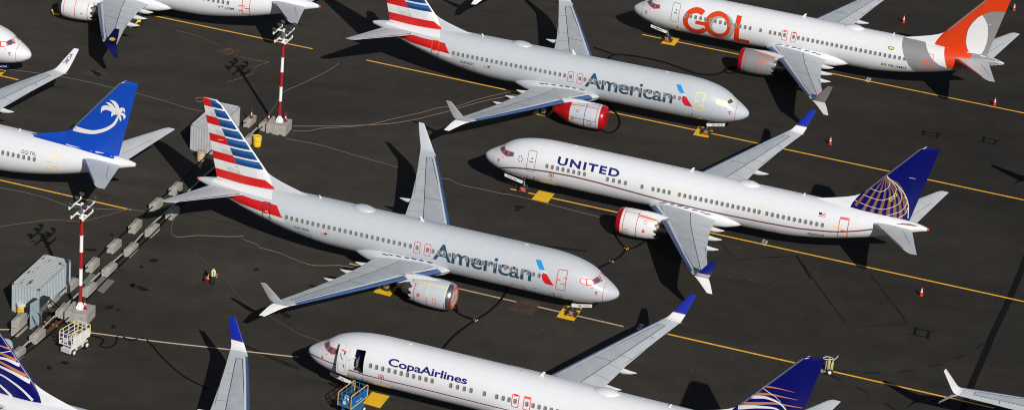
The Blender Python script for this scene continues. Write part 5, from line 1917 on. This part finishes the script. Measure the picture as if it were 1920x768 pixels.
# ---------------------------------------------------------------- switchgear and panel
c = gp(72, 597)
t = thing('switchgear_box', 'grey switchgear box with cables and a dark lid beside the rusty container', 'switchgear', c, ROW)
b = MB()
b.box((0, 0, .85), (1.3, 1.0, 1.3), 'gen', 0, .03)
b.build('housing', t)
b = MB()
b.box((.1, 0, 1.62), (1.7, 1.15, .24), 'dark', 0, .04)
b.build('lid', t)
b = MB()
for k in range(6):
    b.box((-.5 + .2 * k, -.53, .9 + .12 * (k % 3)), (.13, .08, .3), 'steel', 0, .01)
    b.cyl((-.5 + .2 * k, -.53, 1.2), (-.45 + .2 * k, -.7, .15), .03, 'cable', 6)
b.build('fittings', t)
b = MB()
for x in (-.5, .5):
    b.box((x, 0, .1), (.2, 1.1, .2), 'gen', 0, .02)
b.build('skid', t)
line_thing('tangled_cable', 'tangle of black cables on the ground by the switchgear box', 'cable', [p for p in px([(78, 598), (90, 590), (100, 596), (92, 604), (84, 598), (98, 586), (108, 592), (116, 600), (125, 608), (118, 612)], .06)], .06, 'cable')
line_thing('tangled_cable', 'black cable drooping from the lid of the switchgear box to the pole footing', 'cable', [gp(84, 552, 1.3), gp(96, 562, 1.0), gp(110, 575, .7), gp(118, 578, .5), gp(124, 572, .7)], .05, 'cable')
p0, p1 = gp(57, 618), gp(72, 609)
d = (p1 - p0); a = math.atan2(d.y, d.x)
t = thing('panel_board', 'tall blue grey board standing upright beside the switchgear box', 'panel', (p0 + p1) / 2, a)
b = MB()
b.box((0, 0, 1.25), (max(d.length, 1.15), .09, 2.3), 'cabinet', 0, .015)
for k in range(3):
    b.box((-.3 + .3 * k, -.06, 1.9 - .35 * k), (.06, .03, .08), 'line')
b.build('board', t)
for x in (-.4, .4):
    b = MB()
    b.tube([(x, .0, 1.9), (x, .75, .02)], .035, 'cabinet', 8)
    b.box((x, .1, .05), (.12, .5, .1), 'gen', 0, .01)
    b.build('prop', t)
    b = MB()
    b.tube([(x, -.06, 1.2), (x + .15, -.4, .5), (x + .25, -.7, .04)], .03, 'cable', 6)
    b.build('cable', t)


# ---------------------------------------------------------------- scissor lifts
def scissor_lift(label, c, rz, body, rail, deck, Lp=2.45, W=1.2, H0=.95):
    t = thing('scissor_lift', label, 'scissor lift', c, rz, 'scissor lifts')
    b = MB()
    b.box((0, 0, .36), (Lp - .15, W - .28, .34), body, 0, .03)
    for x in (-.8, 0, .8):
        b.box((x, -(W - .28) / 2 - .02, .36), (.5, .03, .22), 'gen', 0, .01)
        b.box((x, (W - .28) / 2 + .02, .36), (.5, .03, .22), 'gen', 0, .01)
    b.box((-Lp / 2 + .02, 0, .40), (.1, W - .3, .36), 'lightgrey', 0, .02)
    b.build('chassis', t)
    for x in (-.85, .85):
        for y in (-1, 1):
            w = MB()
            cy = y * (W / 2 - .08)
            w.loft([[(x + rr * .24 * math.cos(2 * math.pi * k / 18), cy + q, .24 + rr * .24 * math.sin(2 * math.pi * k / 18)) for k in range(18)] for rr, q in ((.7, -.09), (.97, -.09), (1, -.05), (1, .05), (.97, .09), (.7, .09))], 'tyre')
            w.loft([[(x + rr * .24 * math.cos(2 * math.pi * k / 14), cy + y * q, .24 + rr * .24 * math.sin(2 * math.pi * k / 14)) for k in range(14)] for rr, q in ((.74, .06), (.7, .105), (.2, .115))], 'bandwhite')
            w.build('wheel', t)
    s = MB()
    for k in range(3):
        zz = .54 + (H0 - .62) / 3 * k
        for y in (-.34, .34):
            s.tube([(-1.0, y, zz), (1.0, y, zz + .09)], .04, body, 6)
            s.tube([(-1.0, y * .85, zz + .09), (1.0, y * .85, zz)], .04, 'gen', 6)
    s.build('scissor_stack', t)
    d = MB()
    d.box((0, 0, H0), (Lp, W, .1), body, 0, .015)
    d.box((0, 0, H0 + .054), (Lp - .1, W - .1, .012), 'gen')
    d.box((0, -W / 2 + .02, H0 + .13), (Lp, .03, .16), body); d.box((0, W / 2 - .02, H0 + .13), (Lp, .03, .16), body)
    d.build('platform', t)
    r = MB()
    z0, z1 = H0 + .06, H0 + 1.12
    for y in (-W / 2, W / 2):
        # bent outer loop of each long side
        r.tube([(-Lp / 2, y, z0 - .1), (-Lp / 2, y, z1 - .12), (-Lp / 2 + .12, y, z1), (Lp / 2 - .12, y, z1), (Lp / 2, y, z1 - .12), (Lp / 2, y, z0 + .12), (Lp / 2 - .12, y, z0 - .04), (-Lp / 2, y, z0 - .1)], .036, rail, 8)
    for x in (-Lp / 2, Lp / 2):
        for zz in (z1 - .14, z0 + .5):
            r.tube([(x, -W / 2 + .02, zz), (x, W / 2 - .02, zz)], .032, deck, 8)
        for y in (-.2, .2):
            r.tube([(x, y, z0), (x, y, z1 - .14)], .03, deck, 8)
    for y in (-W / 2, W / 2):
        for x in (-.75, 0, .75):
            r.tube([(x, y, z0), (x, y, z1 - .04)], .03, deck, 8)
        for zz in (z0 + .35, z0 + .7):
            r.tube([(-Lp / 2 + .05, y, zz), (Lp / 2 - .05, y, zz)], .028, deck, 8)
    r.build('guardrail', t)
    p = MB()
    p.box((.1, -W / 2 + .04, z0 + .33), (Lp - .3, .025, .60), 'plainwhite' if body == 'plainwhite' else 'liftblue', 0, .005)
    if body == 'liftblue':
        for k in range(4):
            p.box((.1, -W / 2 + .02, z0 + .14 + .12 * k), (Lp - .55, .03, .03), 'navy', 0, .005)
        p.box((.0, -W / 2 + .018, z0 + .2), (.9, .012, .1), 'plainwhite')
    p.build('side_panel', t)
    k = MB()
    k.box((-Lp / 2 + .12, -.1, z0 + .75), (.18, .3, .26), 'plainwhite' if body != 'plainwhite' else 'gen', 0, .02)
    k.box((-Lp / 2 + .1, 0, z0 + .3), (.1, .34, .4), 'plainwhite', 0, .02)
    k.build('control_box', t)
    g = MB()
    g.box((.3, .1, z0 + .12), (.6, .4, .22), 'tan' if body == 'plainwhite' else 'gen', .4, .03)
    g.box((.9, -.2, z0 + .22), (.25, .25, .4), 'amber' if body == 'plainwhite' else 'liftblue', .2, .04)
    g.box((-.4, .2, z0 + .1), (.3, .2, .16), 'plainwhite', .9, .03)
    g.build('tool_box', t)
    return t


a = gp(139.7, 662); b_ = gp(161.6, 649)
rz = ROW - R_(12)
scissor_lift('white scissor lift with yellow guard rails standing near the left pole', (-43.57, -13.2, 0), R_(63), 'plainwhite', 'railyellow', 'plainwhite', H0=.92)
scissor_lift('blue scissor lift with amber guard rails parked below the open airliner door', (-20.62, -19.45, 0), R_(63), 'liftblue', 'railtan', 'liftblue', H0=1.2)


# ---------------------------------------------------------------- traffic cones
def cone_mesh():
    b = MB()
    b.box((0, 0, .02), (.42, .42, .04), 'dark', 0, .01)
    for z0, z1, m in ((.04, .42, 'coneo'), (.42, .56, 'bandwhite'), (.56, .66, 'coneo'), (.66, .76, 'bandwhite'), (.76, .92, 'coneo')):
        r = lambda q: .17 - .135 * (q - .04) / .88
        b.lathe((0, 0, 0), [(r(z0), z0), (r(z1), z1)] + ([(.0, z1 + .005)] if z1 > .9 else []), m, 18)
    return b


csrc = None
for (u, v), lab in (((1693.8, 43), 'orange traffic cone above the fuselage of the orange tail airliner'), ((1556, 271), 'orange traffic cone beside the blue far winglet of the globe tail airliner'),
                    ((1864.4, 197.5), 'orange traffic cone on the yellow line below the orange tail airliner'), ((1726.8, 554), 'orange traffic cone on open tarmac below the globe tail'), ((1900.8, 20), 'orange traffic cone right of the orange fin, top right corner')):
    if csrc is None:
        o = csrc = cone_mesh().build('traffic_cone')
    else:
        o = csrc.copy(); COL.objects.link(o)
    o.location = gp(u, v)
    o.rotation_euler = (0, 0, random.uniform(0, 1.5))
    o.scale = (1.0, 1.0, .92)
    tag(o, lab, 'traffic cone', 'orange traffic cones')

# ---------------------------------------------------------------- wheeled extinguisher
c = gp(1551.5, 699)
t = thing('extinguisher_cart', 'two wheeled fire extinguisher cart with yellow green bottle and pale hose ring', 'cart', c, R_(-12))
for x, y in ((.22, -.30), (.22, .36)):
    b = MB()
    b.loft([[(x + rr * .3 * math.cos(2 * math.pi * k / 20), y + q, .3 + rr * .3 * math.sin(2 * math.pi * k / 20)) for k in range(20)] for rr, q in ((.6, -.07), (.97, -.07), (1, -.03), (1, .03), (.97, .07), (.6, .07))], 'tyre')
    b.loft([[(x + rr * .3 * math.cos(2 * math.pi * k / 16), y - q, .3 + rr * .3 * math.sin(2 * math.pi * k / 16)) for k in range(16)] for rr, q in ((.6, .05), (.5, .085), (.15, .1))], 'bandwhite')
    b.build('wheel', t)
b = MB()
b.lathe((.0, 0, .34), [(.0, 0), (.13, .02), (.16, .1), (.16, 1.0), (.12, 1.14), (.05, 1.2), (.05, 1.28), (.0, 1.28)], 'lime', 22)
b.lathe((-.24, .1, .36), [(.0, 0), (.08, .02), (.1, .06), (.1, .9), (.05, 1.0), (.0, 1.02)], 'cordwhite', 16)
b.lathe((.34, .05, .40), [(.0, 0), (.1, .02), (.11, .06), (.11, .75), (.05, .85), (.0, .86)], 'lime', 16)
b.build('bottle', t)
b = MB()
for y in (-.18, .18):
    b.tube([(-.55, y, .12), (-.2, y, .22), (.22, y, .26), (.30, y, 1.2), (.42, y, 1.55), (.72, y, 1.92)], .028, 'bandwhite', 8)
b.tube([(.72, -.18, 1.92), (.72, .18, 1.92)], .028, 'bandwhite', 8)
b.tube([(-.55, -.18, .12), (-.66, 0, .10), (-.55, .18, .12)], .028, 'bandwhite', 8)
b.tube([(.22, -.36, .3), (.22, .42, .3)], .03, 'gen', 8)
b.box((-.1, 0, .28), (.5, .36, .06), 'gen', 0, .01)
b.build('frame', t)
b = MB()
b.tube([(-.14 + .46 * math.cos(2 * math.pi * k / 20), .30 * math.sin(2 * math.pi * k / 20), 1.55 + .05 * math.cos(2 * math.pi * k / 20)) for k in range(21)], .032, 'bandwhite', 8)
b.tube([(-.14 + .36 * math.cos(2 * math.pi * k / 20), .22 * math.sin(2 * math.pi * k / 20), 1.50) for k in range(21)], .04, 'cable', 8)
b.build('hose_ring', t)
t.scale = (.88, .88, .9)

# ---------------------------------------------------------------- wheel dollies by the navy winglet airliner
for lab, (u, v), s_ in (('yellow tow bar head below the purple engine lip', (109, 27), 1.0),):
    c = gp(u, v)
    t = thing('tow_bar', lab, 'tow bar', c, R_(20))
    b = MB()
    b.tube([(-.55, .45, .3), (-.5, -.35, .2), (-.1, -.5, .16), (.75, -.02, .3)], .1, 'yellow', 10)
    b.box((.72, .0, .3), (.35, .28, .2), 'yellow', .5, .04)
    b.build('bar', t)
    for y in (-.35, .3):
        b = MB()
        b.loft([[(-.5 + rr * .16 * math.cos(2 * math.pi * k / 14), y + q, .16 + rr * .16 * math.sin(2 * math.pi * k / 14)) for k in range(14)] for rr, q in ((.5, -.05), (1, -.04), (1, .04), (.5, .05))], 'tyre')
        b.build('wheel', t)
c = gp(250, 42)
t = thing('wheel_chock_frame', 'yellow and black chock frame with an orange cover behind the navy winglet', 'chock', c, R_(-16))
b = MB()
b.box((0, 0, .2), (1.5, .35, .35), 'yellow', .75, .05)
b.box((-.55, -.5, .12), (.9, .3, .22), 'yellow', .1, .05)
b.build('frame', t)
b = MB()
b.box((-.35, .35, .3), (.9, .55, .5), 'orange', .6, .1)
b.build('cover', t)
b = MB()
b.box((-.1, .75, .35), (1.1, .4, .6), 'dark', .6, .1)
b.build('pad', t)


# ---------------------------------------------------------------- worker
def worker(c, rz):
    t = thing('person', 'person in yellow vest, dark trousers and cap, walking with orange straps in one hand', 'person', c, rz)
    J = {'pelvis': (0, 0, .95, .15, .11), 'chest': (0, -.01, 1.25, .17, .12), 'neckb': (0, 0, 1.46, .09, .08), 'neck': (0, -.01, 1.52, .055, .055), 'head0': (0, -.02, 1.60, .08, .09), 'head1': (0, -.03, 1.68, .088, .10), 'head2': (0, -.02, 1.76, .06, .07),
         'hipL': (.10, 0, .90, .10, .10), 'kneeL': (.11, -.06, .50, .068, .068), 'ankL': (.12, .06, .09, .045, .045), 'toeL': (.13, -.12, .035, .04, .035),
         'hipR': (-.10, 0, .90, .10, .10), 'kneeR': (-.11, -.10, .51, .068, .068), 'ankR': (-.12, -.16, .09, .045, .045), 'toeR': (-.14, -.34, .035, .04, .035),
         'shL': (.20, 0, 1.42, .075, .075), 'elL': (.29, .03, 1.14, .05, .05), 'wrL': (.30, -.10, .90, .036, .036),
         'shR': (-.20, 0, 1.42, .075, .075), 'elR': (-.33, -.02, 1.17, .05, .05), 'wrR': (-.42, -.18, 1.02, .036, .036)}
    E_ = [('pelvis', 'chest'), ('chest', 'neckb'), ('neckb', 'neck'), ('neck', 'head0'), ('head0', 'head1'), ('head1', 'head2'), ('pelvis', 'hipL'), ('hipL', 'kneeL'), ('kneeL', 'ankL'), ('ankL', 'toeL'), ('pelvis', 'hipR'), ('hipR', 'kneeR'), ('kneeR', 'ankR'), ('ankR', 'toeR'),
          ('neckb', 'shL'), ('shL', 'elL'), ('elL', 'wrL'), ('neckb', 'shR'), ('shR', 'elR'), ('elR', 'wrR')]
    for s_, wr in ((1, 'wrL'), (-1, 'wrR')):
        w = J[wr]
        J['palm' + wr] = (w[0], w[1] - .04, w[2] - .06, .034, .022)
        E_.append((wr, 'palm' + wr))
        for k in range(4):
            ln = (.065, .078, .074, .055)[k]
            x = w[0] + s_ * (-.027 + .018 * k)
            J['f%d%s' % (k, wr)] = (x, w[1] - .05, w[2] - .10, .0095, .0095)
            J['g%d%s' % (k, wr)] = (x, w[1] - .045 - .3 * ln, w[2] - .10 - ln * .6, .009, .009)
            J['h%d%s' % (k, wr)] = (x, w[1] - .02 - .3 * ln, w[2] - .10 - ln, .008, .008)
            E_ += [('palm' + wr, 'f%d%s' % (k, wr)), ('f%d%s' % (k, wr), 'g%d%s' % (k, wr)), ('g%d%s' % (k, wr), 'h%d%s' % (k, wr))]
        J['t0' + wr] = (w[0] - s_ * .04, w[1] - .06, w[2] - .06, .011, .011)
        J['t1' + wr] = (w[0] - s_ * .05, w[1] - .085, w[2] - .10, .0095, .0095)
        E_ += [('palm' + wr, 't0' + wr), ('t0' + wr, 't1' + wr)]
    names = list(J)
    me = bpy.data.meshes.new('body_skeleton')
    me.from_pydata([J[n][:3] for n in names], [(names.index(a), names.index(b)) for a, b in E_], [])
    o = bpy.data.objects.new('body_skeleton', me)
    COL.objects.link(o)
    sk = o.modifiers.new('skin', 'SKIN')
    sv = me.skin_vertices[0].data
    for i, n in enumerate(names):
        sv[i].radius = J[n][3:5]
    sv[0].use_root = True
    ss = o.modifiers.new('sub', 'SUBSURF')
    ss.levels = ss.render_levels = 2
    bpy.context.view_layer.update()
    m2 = bpy.data.meshes.new_from_object(o.evaluated_get(bpy.context.evaluated_depsgraph_get()))
    bpy.data.objects.remove(o)
    m2.materials.clear()
    for k in ('skin', 'cloth'):
        m2.materials.append(M[k])
    for p in m2.polygons:
        z = p.center.z
        bare = z > 1.50 or (abs(p.center.x) > .255 and z < 1.12 and z > .7)
        p.material_index = 0 if bare else 1
        p.use_smooth = True
    b = bpy.data.objects.new('body', m2)
    COL.objects.link(b); b.parent = t
    v = MB()
    secs = []
    for z, rx, ry in ((.86, .19, .145), (.95, .195, .15), (1.1, .195, .15), (1.25, .205, .155), (1.38, .20, .145), (1.46, .13, .11), (1.49, .09, .09)):
        secs.append([(rx * math.cos(2 * math.pi * k / 24), ry * math.sin(2 * math.pi * k / 24) - .005, z) for k in range(24)])
    v.loft(secs, 'hivis', caps=False)
    for s_ in (-1, 1):
        v.tube([(s_ * .11, -.155, .90), (s_ * .11, -.168, 1.2), (s_ * .10, -.14, 1.40)], .022, 'palegrey', 6)
    v.tube([(.0, -.158, .88), (.0, -.172, 1.2), (.0, -.14, 1.42)], .03, 'cloth', 6)
    v.build('vest', t)
    h = MB()
    h.lathe((0, -.025, 1.70), [(.112, 0), (.115, .04), (.09, .10), (.03, .125), (.0, .126)], 'cloth', 18)
    h.box((0, -.14, 1.715), (.15, .13, .02), 'cloth', 0, .006)
    h.build('cap', t)
    f = MB()
    for s_ in (-1, 1):
        f.box((s_ * .034, -.122, 1.675), (.03, .012, .014), 'plainwhite', 0, .003)
        f.box((s_ * .034, -.128, 1.675), (.012, .006, .012), 'dark', 0, .002)
        f.box((s_ * .095, -.01, 1.655), (.016, .04, .06), 'skin', 0, .006)
    f.box((0, -.138, 1.65), (.026, .035, .045), 'skin', 0, .01)
    f.box((0, -.124, 1.605), (.05, .01, .01), 'bandred', 0, .003)
    f.build('face', t)
    return t


wk = worker(gp(399.2, 533.8), R_(10))
c = wk.location
b = MB()
q = Vector((-.50, -.24, .93)); q.rotate(Matrix.Rotation(R_(10), 3, 'Z'))
for k, (dx, dz, r, m) in enumerate(((0, 0, .12, 'orange'), (.07, -.09, .09, 'amber'), (-.08, -.07, .09, 'coneo'), (.02, .08, .06, 'yellow'))):
    p = Vector((c.x + q.x + dx, c.y + q.y, q.z - .12 + dz))
    b.lathe((p.x, p.y, p.z - r), [(.0, 0), (r * .7, r * .25), (r, r), (r * .7, r * 1.75), (.0, r * 2)], m, 12)
b.tube([(c.x + q.x, c.y + q.y, q.z - .05), (c.x + q.x + .05, c.y + q.y + .04, q.z + .04), (c.x + q.x + .1, c.y + q.y + .05, q.z - .03)], .02, 'orange', 6)
tag(b.build('orange_bag'), 'bundle of orange straps held in the hand of the person in the vest', 'bundle')
